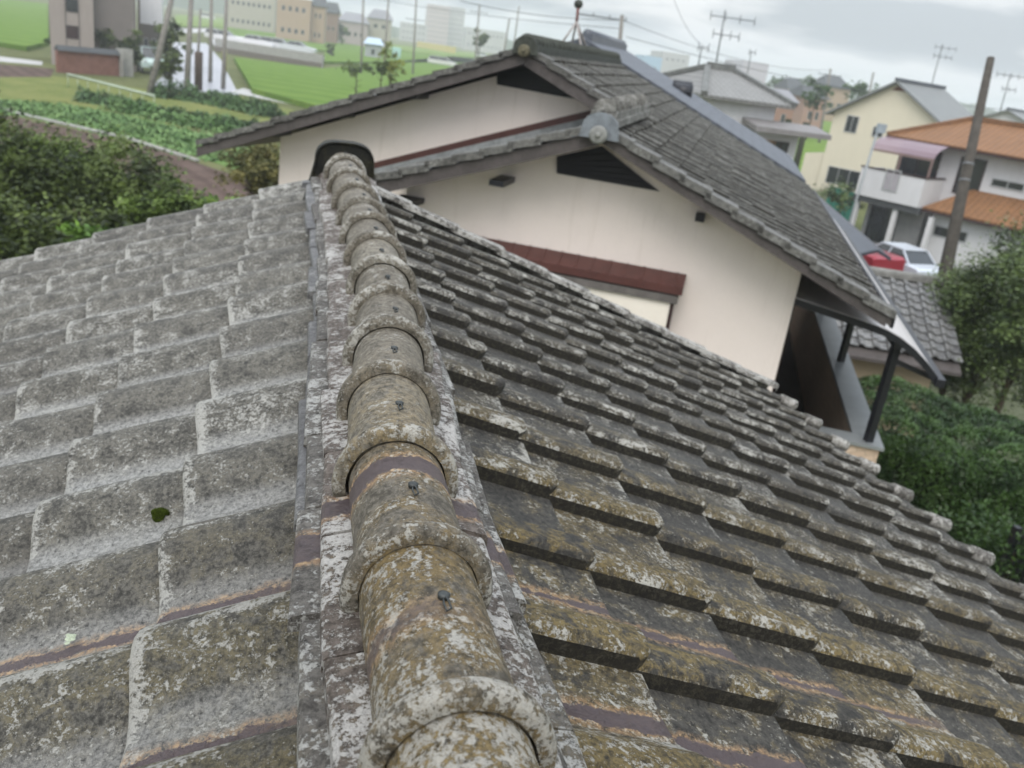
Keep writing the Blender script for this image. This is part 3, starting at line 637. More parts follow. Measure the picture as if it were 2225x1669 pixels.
# ------------------------------------------------------------------ blue-grey roofed house continuing behind it
bh = thing('blue_roof_house', N(-2, 21, -H), 'house with smooth blue-grey roof directly behind the grey tiled gables', 'house')
M_BL = roof_mat('blue_grey_roof', (.085,.095,.115), 1.15, tuple(nN), tuple(rN), .5, .12)
mb = MB(); za = lambda t: zR(t)+.02
slab(N(-2.9, 16.9, za(-2.9)), N(1.42, 16.9, za(1.42)), N(1.42, 22.5, za(1.42)), N(-2.9, 22.5, za(-2.9)), .12, mb)
slab(N(-6.5, 16.9, za(-2.9)-1.45), N(-2.903, 16.9, za(-2.9)), N(-2.903, 22.5, za(-2.9)), N(-6.5, 22.5, za(-2.9)-1.45), .12, mb); mb.build('roof', M_BL, bh)
mb = MB(); mb.box(N(-2.9, 19.8, za(-2.9)+.0), nN*2.6, tN*.12, V(0,0,.07)); mb.tube([N(-2.9, 17.3, za(-2.9)+.07), N(-2.9, 22.4, za(-2.9)+.07)], .09, 12); mb.build('ridge', M_NB, bh)
mb = MB(); mb.prism([N(-6.0, 17.2, -H), N(1.0, 17.2, -H), N(1.0, 17.2, za(1.0)-.13), N(-2.9, 17.2, za(-2.9)-.13), N(-6.0, 17.2, za(-2.9)-1.4)], nN*5.0); mb.build('wall', M_WHITE, bh)
c = onpl(1483, 200, N(0, 22, za(0)), nrR); mb = MB(); mb.tube([c-tN*.2, c+tN*.2], .17, 14); mb.tube([c-tN*.25+V(0,0,.05)+nN*.4, c+tN*.15+V(0,0,.05)+nN*.4], .17, 14); mb.build('roof_vent', M_BLACKM, bh)
# antenna mast on the neighbour's ridge: ball on a tripod
am = thing('roof_antenna_mount', N(MRt, 12.6, MRz), 'tripod mast with dark ball top straddling the dark ridge of the cream house', 'antenna mount')
top = at(1256, 20, 12.2); A_ = onpl(1256, 60, top, FW); base = [onpl(1222, 92, top, FW), onpl(1268, 132, top, FW)]
jn = onpl(1253, 47, top, FW); ball = onpl(1257, 9, top, FW)
mb = MB(); mb.tube([jn, base[0]], .014); mb.tube([jn, base[1]], .014); mb.tube([jn, base[0]+nN*.7+V(0,0,-.05)], .014); mb.tube([jn, base[1]+nN*.7], .014); mb.build('leg', plain('rusty_galvanised', (.32,.29,.28), .6, .4, .2, .3, 20), am)
mb = MB(); mb.tube([jn, ball], .02); mb.build('mast', plain('rust_red', (.16,.07,.06), .7, .3), am)
bm = bmesh.new(); bmesh.ops.create_uvsphere(bm, u_segments=16, v_segments=10, radius=.062); mb = MB(); mb.add([v.co+ball for v in bm.verts], [tuple(v.index for v in f.verts) for f in bm.faces], None, True); bm.free(); mb.build('ball', M_RD, am)
# ================================================================== ground
def hor(x): return 37+.1424*(x-663)
def sheet(name, px, mat, dz, kind='structure', raw=None):
    mb = MB(); pts_ = raw or [g(x, y, dz) for x, y in px]; mb.poly(pts_); o = mb.build(name, mat, None); o['kind'] = kind; return o
def ground_mat(name, a, b, sc, sc2=None, bump=.3, stripes=None, rough=.95):
    t = MT(name); p = t.pos(); n1 = t.noise(p, sc, 6, .65); n2 = t.noise(p, sc2 or sc*11, 4, .65)
    f = t.math('ADD', t.math('MULTIPLY', n1, .55), t.math('MULTIPLY', n2, .45))
    if stripes:
        d, fr, am_ = stripes; dt = t.n('ShaderNodeVectorMath', operation='DOT_PRODUCT'); t.L(p, dt.inputs[0]); dt.inputs[1].default_value = d
        s_ = t.math('SINE', t.math('MULTIPLY', dt.outputs['Value'], fr*2*math.pi)); f = t.math('ADD', f, t.math('MULTIPLY', t.ramp(s_, -.2, .9), -am_))
    t.col(t.mix(t.ramp(f, .34, .62), a, b), rough, .1); t.bump(n2, bump, .08); return t.m
mb = MB(); rr = []
for k in range(72): a = k*math.pi/36; rr.append(V(2000*math.sin(a), 2000*math.cos(a), 0))
mb.poly(rr); o = mb.build('ground', ground_mat('grassland', (.07,.085,.03), (.13,.14,.06), .15, 2), None); o['kind'] = 'structure'
M_RICE = ground_mat('rice', (.085,.155,.022), (.135,.21,.04), .5, 7, .5, ((.35, .94, 0), .16, .22))
M_RICE2 = ground_mat('rice_far', (.11,.18,.03), (.16,.225,.05), .3, 5, .4)
def slabf(name, px, mat, h): # a crop standing h tall
    mb = MB(); b = [g(x, y, .02) for x, y in px]; mb.prism(b, V(0, 0, h)); o = mb.build(name, mat, None); o['kind'] = 'stuff'; return o
RX_=None
for px in ([(508,132),(704,156),(1010,122),(1190,128),(1190,300),(760,262),(548,204)], [(-90,-8),(104,12),(106,100),(58,112),(-90,88)],
           [(470,66),(640,72),(900,118),(1060,132),(1010,140),(705,140),(705,114),(470,88)]):
    o = slabf('rice_paddy', px, M_RICE, .45); tag(o, kind='stuff')
for px in ([(381,34),(470,40),(600,66),(600,74),(470,62),(380,60)], [(700,80),(900,104),(1060,120),(1060,132),(900,116),(700,84)]):
    o = slabf('rice_paddy', px, M_RICE2, .4); tag(o, kind='stuff')
o = slabf('rice_paddy', [(1690,262),(1840,262),(1840,385),(1690,385)], ground_mat('rice_right', (.09,.16,.02), (.17,.24,.05), .5, 5, .5, ((.5,-.8,0), .35, .25)), .4)
o = slabf('rice_paddy', [(1500,215),(1840,245),(1840,252),(1500,222)], M_RICE2, .3)
M_ROAD = plain('wet_asphalt', (.33,.34,.38), .35, .5, 0, .1, .6); M_LANE = plain('concrete_path', (.42,.42,.42), .7, .3, 0, .15, 1)
sheet('road', [(376,92),(448,94),(480,130),(520,208),(400,196),(330,186),(372,150)], M_ROAD, .008)
sheet('path', [(500,200),(528,192),(690,226),(685,238)], M_LANE, .012)
sheet('path', [(-90,112),(92,134),(92,142),(-90,126)], M_LANE, .012)
sheet('road', [(380,62),(470,62),(700,82),(700,86),(470,68),(380,74)], M_LANE, .008)
M_GRS = ground_mat('grass_meadow', (.085,.12,.028), (.17,.18,.06), .35, 3.5, .5)
M_GRN = ground_mat('garden_green', (.06,.12,.03), (.13,.21,.06), .8, 5, .6)
M_SOIL = ground_mat('tilled_soil', (.070,.048,.040), (.12,.085,.072), .8, 6, .6, ((.9, .4, 0), .9, .12))
sheet('grass', [(-90,160),(120,166),(330,196),(520,212),(640,240),(600,300),(-90,230)], M_GRS, .012)
sheet('soil', [(-90,132),(118,150),(110,168),(-90,168)], M_SOIL, .016)
sheet('garden_bed', [(-90,222),(120,226),(330,262),(560,330),(620,400),(520,372),(300,300),(30,250),(-90,236)], M_GRN, .018)
sheet('soil', [(-90,238),(40,256),(280,308),(440,358),(560,400),(620,440),(560,640),(-90,640)], M_SOIL, .014)
sheet('yard', [(1500,380),(1860,400),(1850,560),(2300,560),(2400,1200),(1700,1300)], ground_mat('yard_gravel', (.04,.05,.02), (.10,.11,.07), 1, 9), .012)
# ------------------------------------------------------------------ foliage
def leaf_mat(name, a, b, rough=.55):
    t = MT(name); q = t.attr(); n1 = t.noise(t.pos(), 1.3, 3, .6)
    f = t.math('ADD', t.math('MULTIPLY', q[0], .7), t.math('MULTIPLY', n1, .4)); t.col(t.mix(t.ramp(f, .15, .9), a, b), rough, .35)
    return t.m
def leaves(mb, c, rad, n, size, rnd, clump=None, tone=(0, 1), flat=.4, shell=.55, nn=0.0):
    """leaf-sized quads gathered in clumps through an uneven ellipsoid"""
    cl = []
    K = clump or max(6, n//60)
    for k in range(K):
        d = V(rnd.gauss(0,1), rnd.gauss(0,1), rnd.gauss(0,1)).normalized(); r = rnd.uniform(shell, 1.0)*(1+noise.noise(d*1.7+V(nn,nn,0))*.35)
        cl.append((c+V(d.x*rad.x*r, d.y*rad.y*r, d.z*rad.z*r), rnd.uniform(*tone), rnd.uniform(.12, .30)*(rad.x+rad.y+rad.z)/3))
    for k in range(n):
        cc, tn, cr_ = cl[k % K]; p = cc+V(rnd.gauss(0,1), rnd.gauss(0,1), rnd.gauss(0,.8))*cr_*.55
        a = V(rnd.uniform(-1,1), rnd.uniform(-1,1), rnd.uniform(-1,1)*flat+.1).normalized(); b = a.cross(V(rnd.uniform(-1,1), rnd.uniform(-1,1), rnd.uniform(-.4,1))).normalized()
        s = size*rnd.uniform(.6, 1.3); w_ = s*.42; t_ = max(0, min(1, tn+rnd.uniform(-.2, .2)))
        mb.add([p-a*s*.5, p+b*w_*.5, p+a*s*.5, p-b*w_*.5], [(0,1,2,3)], (t_, 0, 0))
M_BARK = plain('bark', (.07,.055,.04), .9, .1, 0, .3, 8)
def tree(name, c, rad, n, size, mat, label, cat, group=None, seed=1, clump=None, tone=(0,1), shell=.5, trunk=.09, extra=()):
    rnd = random.Random(seed); base = V(c.x, c.y, 0); o = thing(name, base, label, cat, group)
    mb = MB(); top = V(c.x, c.y, c.z)
    mb.tube([base, base.lerp(top, .4)+V(rnd.uniform(-.1,.1), 0, 0), base.lerp(top, .8), top], [trunk, trunk*.8, trunk*.55, trunk*.3], 8)
    for k in range(6):
        a = rnd.uniform(0, 6.28); s = base.lerp(top, rnd.uniform(.35, .85)); mb.tube([s, s+V(math.cos(a)*rad.x*.5, math.sin(a)*rad.y*.5, rad.z*.35)], [trunk*.4, trunk*.12], 5)
    mb.build('trunk', M_BARK, o)
    mb = MB(); leaves(mb, c, rad, n, size, rnd, clump, tone, shell=shell, nn=seed)
    for cc, rr_, nn_ in extra: leaves(mb, cc, rr_, nn_, size, rnd, None, tone, shell=shell, nn=seed+1)
    mb.build('crown', mat, o, False); return o
M_LF1 = leaf_mat('leaf_dark', (.008,.016,.005), (.095,.135,.028)); M_LF2 = leaf_mat('leaf_bright', (.05,.11,.015), (.16,.29,.04)); M_LF5 = leaf_mat('leaf_mid', (.012,.025,.006), (.13,.20,.035)); M_LF3 = leaf_mat('leaf_hedge', (.010,.030,.006), (.050,.105,.020), .4)
M_LF4 = leaf_mat('leaf_glossy', (.012,.028,.008), (.125,.18,.055), .3)
G = 'dense shrubs beyond the left edge of the near roof'
def Rr(x, y, z): return V(x, y, z)
for k, (x, y, Z, rx, rz, lab, mt) in enumerate([
    (20, 395, 14, 1.15, 1.05, 'tall dark shrub at the far left edge of the photo', M_LF1), (150, 385, 15, 1.1, .95, 'dark shrub with a light green tip, second from the left edge', M_LF5),
    (265, 425, 14, 1.0, .85, 'dark shrub of the left row standing against the brown soil', M_LF1), (372, 480, 13, .68, .60, 'lowest dark shrub at the right end of the row of left shrubs', M_LF5),
    (60, 560, 11, 1.0, .75, 'dark shrub close to the left roof edge at the lower left', M_LF1), (185, 530, 10.2, .36, .26, 'small bright green leafy bush just above the left roof edge', M_LF2),
    (250, 560, 11, .65, .50, 'low dark bush beside the bright green leafy bush', M_LF1)]):
    c = at(x, y, Z); sm = mt is M_LF2; tree('shrub', c, V(rx, rx, rz), 2200 if sm else 16000, .10 if sm else .085, mt, lab, 'shrub', G, 40+k, 30 if sm else 210, shell=.1)
c = at(562, 372, 24); tree('shrub', c, V(1.0, .85, 1.1), 8000, .13, leaf_mat('leaf_olive', (.05,.06,.015), (.19,.17,.05)), 'olive green bush left of the cream gable wall corner', 'shrub', None, 61, 90, shell=.15)
c = at(480, 460, 14); tree('shrub', c, V(.6, .6, .28), 1800, .08, M_LF2, 'bright green low growth just above the left verge of the near roof', 'shrub', None, 62, 40, shell=.15)
# clipped hedge below the right eave, built as a rounded box full of leaves
hd = thing('hedge', atz(2060, 1000, 0), 'dense dark green clipped hedge to the right of the balcony', 'hedge')
rnd = random.Random(77); mb = MB(); hc = V(7.9, 8.6, 0)
def hedge_leaves(mb, c, t, n, hw, hd_, z0, z1, cnt, size, rnd):
    for k in range(cnt):
        f = rnd.random(); u, v, w_ = rnd.uniform(-1,1), rnd.uniform(-1,1), rnd.random()
        face = rnd.random()
        if face < .45: w_ = 1
        elif face < .8: v = -1
        else: u = -1 if rnd.random() < .6 else 1
        p = c+t*(u*hw)+n*(v*hd_); z = z0+(z1-z0)*w_
        e = max(abs(u)**6, abs(v)**6)*.35
        if w_ == 1: z -= e
        nz_ = noise.noise(V(p.x*1.1, p.y*1.1, z*1.1)); nz2 = noise.noise(V(p.x*4, p.y*4, z*4))
        p = V(p.x, p.y, z)+V(t.x*u, t.y*u, 0)*(nz_*.25)+n*(v*nz_*.25)+V(0,0,nz_*.28+nz2*.10-abs(rnd.gauss(0,.06)))
        a = V(rnd.uniform(-1,1), rnd.uniform(-1,1), rnd.uniform(-.6,1)).normalized(); b = a.cross(V(rnd.uniform(-1,1), rnd.uniform(-1,1), 1)).normalized(); s = size*rnd.uniform(.6, 1.4)
        mb.add([p-a*s*.5, p+b*s*.2, p+a*s*.5, p-b*s*.2], [(0,1,2,3)], (max(0, min(1, .5+nz2*.9+nz_*.6+rnd.uniform(-.25,.25))), 0, 0))
tH, nH = frame(33)
zt_ = H+(hor(2050)-870)/F*11.5
hc = at(2095, 960, 11.6); hc = V(hc.x, hc.y, 0)
hedge_leaves(mb, hc, tH, nH, 1.65, 1.25, .3, H-3.62, 130000, .045, rnd)
mb.build('foliage', M_LF3, hd, False)
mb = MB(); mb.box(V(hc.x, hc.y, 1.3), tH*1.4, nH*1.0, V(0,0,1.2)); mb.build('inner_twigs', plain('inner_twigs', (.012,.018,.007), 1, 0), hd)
c = at(2215, 1190, 9.6); tree('shrub', V(c.x, c.y, c.z), V(.8,.8,.5), 4000, .06, M_LF3, 'dark shrub at the right edge below the clipped hedge', 'shrub', None, 63, 60, shell=.2)
c = at(2100, 1215, 10.2); tree('shrub', V(c.x, c.y, c.z), V(.9,.7,.45), 5000, .06, M_LF3, 'dark foliage between the clipped hedge and the near eave', 'shrub', None, 64, 60, shell=.2)
for k, (x, y, Z, rx, rz, lab) in enumerate([(2090, 705, 17.5, .75, 1.55, 'glossy-leaved tree just right of the wooden pole foot'), (2165, 680, 17, .75, 1.75, 'glossy-leaved tree between two others in front of the white house wall'), (2240, 700, 16, .8, 1.8, 'glossy-leaved tree cut off by the right edge of the photo')]):
    c = at(x, y, Z); tree('tree', c, V(rx, rx, rz), 30000, .075, M_LF4, lab, 'tree', 'leafy trees in front of the white orange-roofed house', 70+k, 260, shell=.08)
    rnd = random.Random(90+k)
for k, (x, y) in enumerate([(2095, 545), (2165, 520), (2215, 540)]): pass
# ------------------------------------------------------------------ annex with pale pan tiles
zr_ = 3.62
A1 = atz(1872, 594, zr_); A2 = atz(2049, 622, zr_); ta = (A2-A1); La = ta.length; ta.normalize(); na = V(-ta.y, ta.x, 0)   # away
lo_ = None
for k in range(400):
    d = k*.01; p = A2-na*d+V(0,0,-.5*d)
    q = p-CAM; sy = SH/2-F*(q.dot(UP)/q.dot(FW))
    if sy > 806: break
DA = d
ax_ = thing('annex', V(A1.x, A1.y, 0), 'low annex with pale grey pan-tile roof between the balcony and the hedge', 'annex')
dn = (-na-V(0,0,.5)).normalized(); nr = ta.cross(dn); nr = nr if nr.z > 0 else -nr; LL = DA*math.sqrt(1.25)
mb = MB(); A0 = A1-ta*1.6
ncol = int((La+1.6)/.265)
tile_field(mb, lambda i, j: A2-ta*(.265*(i+1))+dn*(.22*j)+nr*.0, ta, dn, nr, range(0, ncol), range(1, int(LL/.22)+1), .265, .22, th=.030, seed=51, lod=2, jit=.6, crest=1.5)
M_AX = tile_mat('annex_tile', (.09,.095,.10), (.33,.335,.34), (.2,.19,.13), (.42,.42,.41), .5, (), 12, (-2, -3), rough=.5, detail=.3)
mb.build('roof_tiles', M_AX, ax_, False)
mb = MB(); e = V(0,0,-.05); slab(A0+e, A2+e, A2+dn*LL+e, A0+dn*LL+e, .06, mb); slab(A0+e+na*.002, A2+e+na*.002, A2+na*1.5+V(0,0,-.8), A0+na*1.5+V(0,0,-.8), .06, mb); mb.build('roof_deck', M_BARGE, ax_)
mb = MB(); mb.box((A0+A2)/2+V(0,0,.06), (A2-A0)/2, na*.09, V(0,0,.04)); mb.tube([A0+V(0,0,.10), A2+V(0,0,.10)], .07, 12); mb.build('ridge', plain('annex_ridge', (.20,.20,.19), .7, .3, 0, .25, 6), ax_)
w0 = A0+ta*.1-na*(DA-.35); w1 = A2-ta*.35-na*(DA-.35); zz = zr_-.5*(DA-.35)-.13
mb = MB(); mb.hexa([V(w0.x, w0.y, 0), V(w1.x, w1.y, 0), V(w1.x, w1.y, 0)+na*2.6, V(w0.x, w0.y, 0)+na*2.6, V(w0.x, w0.y, zz), V(w1.x, w1.y, zz), V(w1.x, w1.y, zz)+na*2.6, V(w0.x, w0.y, zz)+na*2.6]); mb.build('wall', wall_mat('ochre_wall', (.34,.28,.20)), ax_)
# navy shed roof seen past the eave
z1 = 3.55; Q1 = atz(1742, 398, z1); Q2 = atz(1908, 542, z1); tq = (Q2-Q1).normalized(); nq = V(-tq.y, tq.x, 0)   # nq: to the left of travel
sh = thing('storage_shed', V(Q2.x, Q2.y, 0), 'shed with dark navy roof between the grey tiled eave and the parked cars', 'shed')
side = nq if (nq.dot(V(-1,0,0)) > 0) else -nq
side = -side if side.dot(V(1,0,0)) > 0 and False else side
mb = MB(); SL = 1 if side.dot(RT) < 0 else -1
for s_ in (1, -1):
    b = side*s_*(2.2 if s_ == SL else .35)+V(0,0,-.95 if s_ == SL else -.15); slab(Q1+V(0,0,0)+side*s_*.002, Q2+side*s_*.002, Q2+b, Q1+b, .08, mb)
mb.build('roof', roof_mat('navy_roof', (.05,.058,.075), 1.0, tuple(tq), tuple(side), .4, .1), sh)
mb = MB(); c0 = Q1+side*SL*1.9; c1 = Q2+side*SL*1.9; c2 = Q2-side*SL*.2; c3 = Q1-side*SL*.2
mb.hexa([V(c.x, c.y, 0)-tq*.1 for c in (c0, c1, c2, c3)]+[V(c.x, c.y, z1-.98)-tq*.1 for c in (c0, c1, c2, c3)]); mb.build('wall', plain('dark_wall', (.06,.06,.065), .8, .2), sh)
# ================================================================== houses to the right
def gable_house(name, label, apex, t, n, hw, rise, depth, wm, rm, oh=.45, th=.14, trim=None):
    base = V(apex.x, apex.y, 0); o = thing(name, base, label, 'house'); a = apex; up = V(0,0,1)
    mb = MB(); ez = a.z-rise
    q = a+n*oh; mb.prism([V(q.x, q.y, 0)-t*hw, V(q.x, q.y, 0)+t*hw, V(q.x, q.y, ez-th)+t*hw, V(q.x, q.y, a.z-th), V(q.x, q.y, ez-th)-t*hw], n*(depth-2*oh))
    mb.build('wall', wm, o)
    ow = hw+oh; zz = rise*ow/hw; mb = MB()
    for s in (-1, 1): slab(a+t*(s*.002), a+t*(s*ow)-up*zz, a+t*(s*ow)-up*zz+n*depth, a+t*(s*.002)+n*depth, th, mb)
    mb.build('roof', rm, o)
    mb = MB(); mb.bar(a+up*.08, a+up*.08+n*depth, .28, .2); mb.build('ridge', trim or M_NB, o)
    return o
M_GRF = roof_mat('grey_roof', (.19,.20,.20), 1.0, (.88,.47,0), (.47,-.88,0), .5, .1)
tE, nE = frame(62)
p0 = at(1815, 238, 64); ap = onpl(1955, 176, p0, nE); hw = (ap-p0).dot(tE); rise = ap.z-p0.z
pr_ = onpl(2052, 190, ap, tE); dep = (pr_-ap).dot(nE)
ap0 = ap-nE*.45
ch = gable_house('pale_yellow_house', 'pale yellow two-storey house with grey gable roof behind the orange-roofed house', ap0, tE, nE, hw, rise, dep+.45, M_CREAM, M_GRF, .45, .16)
def wpx(par, x, y, w, h, p_, **k): c = onpl(x, y, p_, nE); return window(par, c, tE, nE, w, h, **k)
wpx(ch, 1851, 270, .95, 1.15, p0); wpx(ch, 1908, 287, .8, .7, p0); wpx(ch, 1832, 385, 2.6, 1.2, p0, bars=2)
mb = MB(); v_ = [onpl(x, y, p0-nE*.02, nE) for x, y in ((1938, 196), (1978, 201), (1956, 184))]; mb.prism(v_, nE*.015); mb.build('gable_vent', plain('red_brown', (.18,.07,.04), .7, .3), ch)
mb = MB(); q = onpl(1775, 400, p0, nE); q = V(q.x, q.y, 0)-nE*0; l0 = onpl(1800, 330, p0, nE); mb.hexa([V(l0.x, l0.y, 0)-tE*2.0+nE*.3, V(l0.x, l0.y, 0)+nE*.3, V(l0.x, l0.y, 0)+nE*3, V(l0.x, l0.y, 0)-tE*2.0+nE*3, V(l0.x, l0.y, l0.z-.4)-tE*2.0+nE*.3, V(l0.x, l0.y, l0.z)+nE*.3, V(l0.x, l0.y, l0.z)+nE*3, V(l0.x, l0.y, l0.z-.4)-tE*2.0+nE*3]); mb.build('side_wing', M_CREAM, ch)
# ---- house with orange roof, balcony and pink canopy
b0 = at(1873, 362, 44); nb_ = nE
def E(x, y, off): return onpl(x, y, b0+nE*off, nE)
oh_ = thing('orange_roof_house', V(b0.x, b0.y, 0)+nE*3, 'white two-storey house with orange tiled roofs and a pink-canopied balcony', 'house')
bz = b0.z; bL = 0; bR = (E(2011, 388, 0)-b0).dot(tE)
def B(t, n, z): return V(b0.x, b0.y, 0)+tE*t+nE*n+V(0,0,z)
zb = (E(1862, 422, 0)).z
mb = MB()
for (t0, t1, n_0, n_1) in ((0, bR, 0, .15), (bR-.15, bR-.002, .152, 2.1), (.002, .15, .152, 2.1)):
    mb.hexa([B(t0,n_0,zb), B(t1,n_0,zb), B(t1,n_1,zb), B(t0,n_1,zb), B(t0,n_0,bz), B(t1,n_0,bz), B(t1,n_1,bz), B(t0,n_1,bz)])
mb.hexa([B(.003,.153,zb+.1), B(bR-.16,.153,zb+.1), B(bR-.16,2.1,zb+.1), B(.003,2.1,zb+.1), B(.003,.153,zb+.25), B(bR-.16,.153,zb+.25), B(bR-.16,2.1,zb+.25), B(.003,2.1,zb+.25)])
mb.build('balcony', M_WHITE, oh_)
mb = MB(); mb.bar(B(-.05,.07,bz+.035), B(bR+.05,.07,bz+.035), .2, .06); mb.bar(B(bR-.07,.1,bz+.035), B(bR-.07,2.1,bz+.035), .2, .058); mb.build('rail', M_BROWN, oh_)
mb = MB(); mb.bar(B(-.1,.25,zb-.16), B(bR+.1,.25,zb-.16), .3, .3); mb.build('beam', plain('dark_beam', (.07,.075,.08), .6, .4), oh_)
c = E(1938, 392, 0); window(oh_, c, tE, nE, .75, 1.0, mat=plain('pale_pane', (.35,.33,.36), .4, .4))
M_OR = roof_mat('orange_tile', (.215,.105,.045), 1.0, tuple(tE), tuple((nE+V(0,0,.4)).normalized()), .6, .15)
# main wall and ground floor
ev = E(1928, 292, 1.4); ez = ev.z; tl = (ev-b0).dot(tE); D = 7.5; Wd = 20
mb = MB(); mb.hexa([B(tl+.6,2.1,0), B(Wd,2.1,0), B(Wd,2.1+D,0), B(tl+.6,2.1+D,0), B(tl+.6,2.1,ez-.1), B(Wd,2.1,ez-.1), B(Wd,2.1+D,ez-.1), B(tl+.6,2.1+D,ez-.1)]); mb.build('wall', M_WHITE, oh_)
best = None
for k in range(60):
    n_ = 2.5+k*.1; q = E(2112, 260, n_); s = (q.z-ez)/(n_-1.4)
    if best is None or abs(s-.40) < best[0]: best = (abs(s-.40), n_, q)
_, nr_, rp = best; rz = rp.z; tr = (rp-b0).dot(tE); nback = 2*nr_-1.4
mb = MB(); A_, Bq, C_, D_ = B(tl,1.4,ez), B(Wd,1.4,ez), B(Wd,nr_,rz), B(tr,nr_,rz)
dn_ = V(0,0,-.15)
mb.hexa([A_+dn_, Bq+dn_, C_+dn_, D_+dn_, A_, Bq, C_, D_])
e1, e2 = B(tl,nback,ez), B(Wd,nback,ez)
mb.add([A_, D_, e1, A_+dn_, D_+dn_, e1+dn_], [(0,1,2), (5,4,3), (0,2,5,3)]); mb.add([e1, D_, C_, e2], [(0,1,2,3)])
mb.build('roof', M_OR, oh_)
mb = MB(); mb.bar(D_+V(0,0,.08), C_+V(0,0,.08), .25, .2); mb.bar(A_+V(0,0,.05), D_+V(0,0,.08), .22, .16); mb.build('ridge', plain('orange_ridge', (.17,.085,.04), .7, .3, 0, .2), oh_)
mb = MB(); mb.bar(A_-nE*.05+dn_*.8, Bq-nE*.05+dn_*.8, .1, .12); mb.build('gutter', M_BROWN, oh_)
for t_, w_, h_ in ((1.6, 2.1, 1.7), (4.2, 1.2, 1.7)):
    window(oh_, B(tl+t_, 2.1, bz+.35), tE, nE, w_, h_, fmat=M_BROWN)
c = E(2190, 402, 2.1); window(oh_, c, tE, nE, 1.5, .38, bars=1)
# ground floor under the balcony
mb = MB(); mb.hexa([B(.2,1.2,0), B(bR-.1,1.2,0), B(bR-.1,2.09,0), B(.2,2.09,0), B(.2,1.2,zb-.02), B(bR-.1,1.2,zb-.02), B(bR-.1,2.09,zb-.02), B(.2,2.09,zb-.02)]); mb.build('wall', plain('grey_plaster', (.28,.28,.29), .9, .2), oh_)
for t_, w_, mt in ((1.2, 1.5, M_GLASS), (3.0, 1.3, plain('grey_glass', (.12,.14,.14), .2, .6)), (4.9, 1.4, M_GLASS)):
    if t_ < bR-.5: window(oh_, B(t_, 1.2, 1.25), tE, nE, w_, 2.1, mat=mt, fmat=M_BLACKM)
for t_ in (.1, 2.15, 3.95):
    mb = MB(); mb.bar(B(t_, .3, 0), B(t_, .3, zb-.3), .22, .22, nE); mb.build('column', M_WHITE, oh_)
# lower orange roof
L0 = E(2005, 449, .3); l_t = (L0-b0).dot(tE); lz = L0.z; top_ = E(2112, 412, 2.0)
mb = MB(); P_ = [B(l_t,.3,lz), B(Wd,.3,lz), B(Wd,2.09,top_.z), B((top_-b0).dot(tE),2.09,top_.z)]; q = B(l_t,2.09,lz)
mb.hexa([p+dn_ for p in P_]+P_); mb.add([P_[0], P_[3], q], [(0,1,2)]); mb.build('lower_roof', M_OR, oh_)
mb = MB(); mb.bar(P_[0]+dn_-nE*.04, P_[1]+dn_-nE*.04, .1, .12); mb.build('gutter', M_BROWN, oh_)
mb = MB(); mb.hexa([B(l_t+.5,.8,0), B(Wd,.8,0), B(Wd,2.095,0), B(l_t+.5,2.095,0), B(l_t+.5,.8,lz-.1), B(Wd,.8,lz-.1), B(Wd,2.095,lz-.1), B(l_t+.5,2.095,lz-.1)]); mb.build('porch_wall', M_WHITE, oh_)
window(oh_, B(l_t+5.2, .8, 1.3), tE, nE, 1.3, 1.3); c = E(2065, 508, .8); window(oh_, c, tE, nE, 1.6, .5)
# pink canopy on the balcony
ca = thing('balcony_canopy', B(bR/2, 1, bz), 'translucent pink curved canopy over the white balcony', 'canopy')
c0 = E(1893, 321, .2); c1 = E(2030, 346, .2); t0 = (c0-b0).dot(tE); t1 = (c1-b0).dot(tE); zl = c0.z
mp_ = MT('pink_polycarbonate'); mp_.col((.36,.25,.30), .3, .6); mp_.b.inputs['Transmission Weight'].default_value = .45; mp_.b.inputs['Alpha'].default_value = .8
mb = MB(); hs = [(.2, 0), (.35, .22), (.7, .42), (1.3, .58), (2.08, .72)]
for (a, za_), (b, zb_) in zip(hs, hs[1:]): mb.hexa([B(t0,a,zl+za_), B(t1,a,zl+za_), B(t1,b,zl+zb_), B(t0,b,zl+zb_), B(t0,a,zl+za_+.02), B(t1,a,zl+za_+.02), B(t1,b,zl+zb_+.02), B(t0,b,zl+zb_+.02)])
mb.build('canopy_sheet', mp_.m, ca)
M_PF = plain('canopy_frame', (.22,.15,.14), .5, .4)
mb = MB(); mb.bar(B(t0,.2,zl-.06), B(t1,.2,zl-.06), .08, .1); mb.build('frame', M_PF, ca)
for t_ in (t0+.05, (t0+t1)/2, t1-.05):
    mb = MB(); mb.bar(B(t_,.2,bz+.07), B(t_,.2,zl-.1), .08, .08, nE); mb.build('post', M_PF, ca)
# slim pole with box
c0 = at(1846, 470, 41); c1 = V(c0.x, c0.y, 0); tp = onpl(1906, 288, c0, FW)
sp_ = thing('meter_pole', c1, 'slim light grey pole with small box on top in front of the pale yellow house', 'pole')
mb = MB(); mb.tube([c1, V(tp.x, tp.y, tp.z)], .055); mb.build('pole', plain('galvanised', (.25,.27,.28), .5, .4, .2, .1), sp_); mb = MB(); mb.box(tp+V(.15,0,.2), V(.2,0,0), V(0,.1,0), V(0,0,.2)); mb.build('box', plain('grey_box', (.28,.32,.36), .5, .4), sp_)
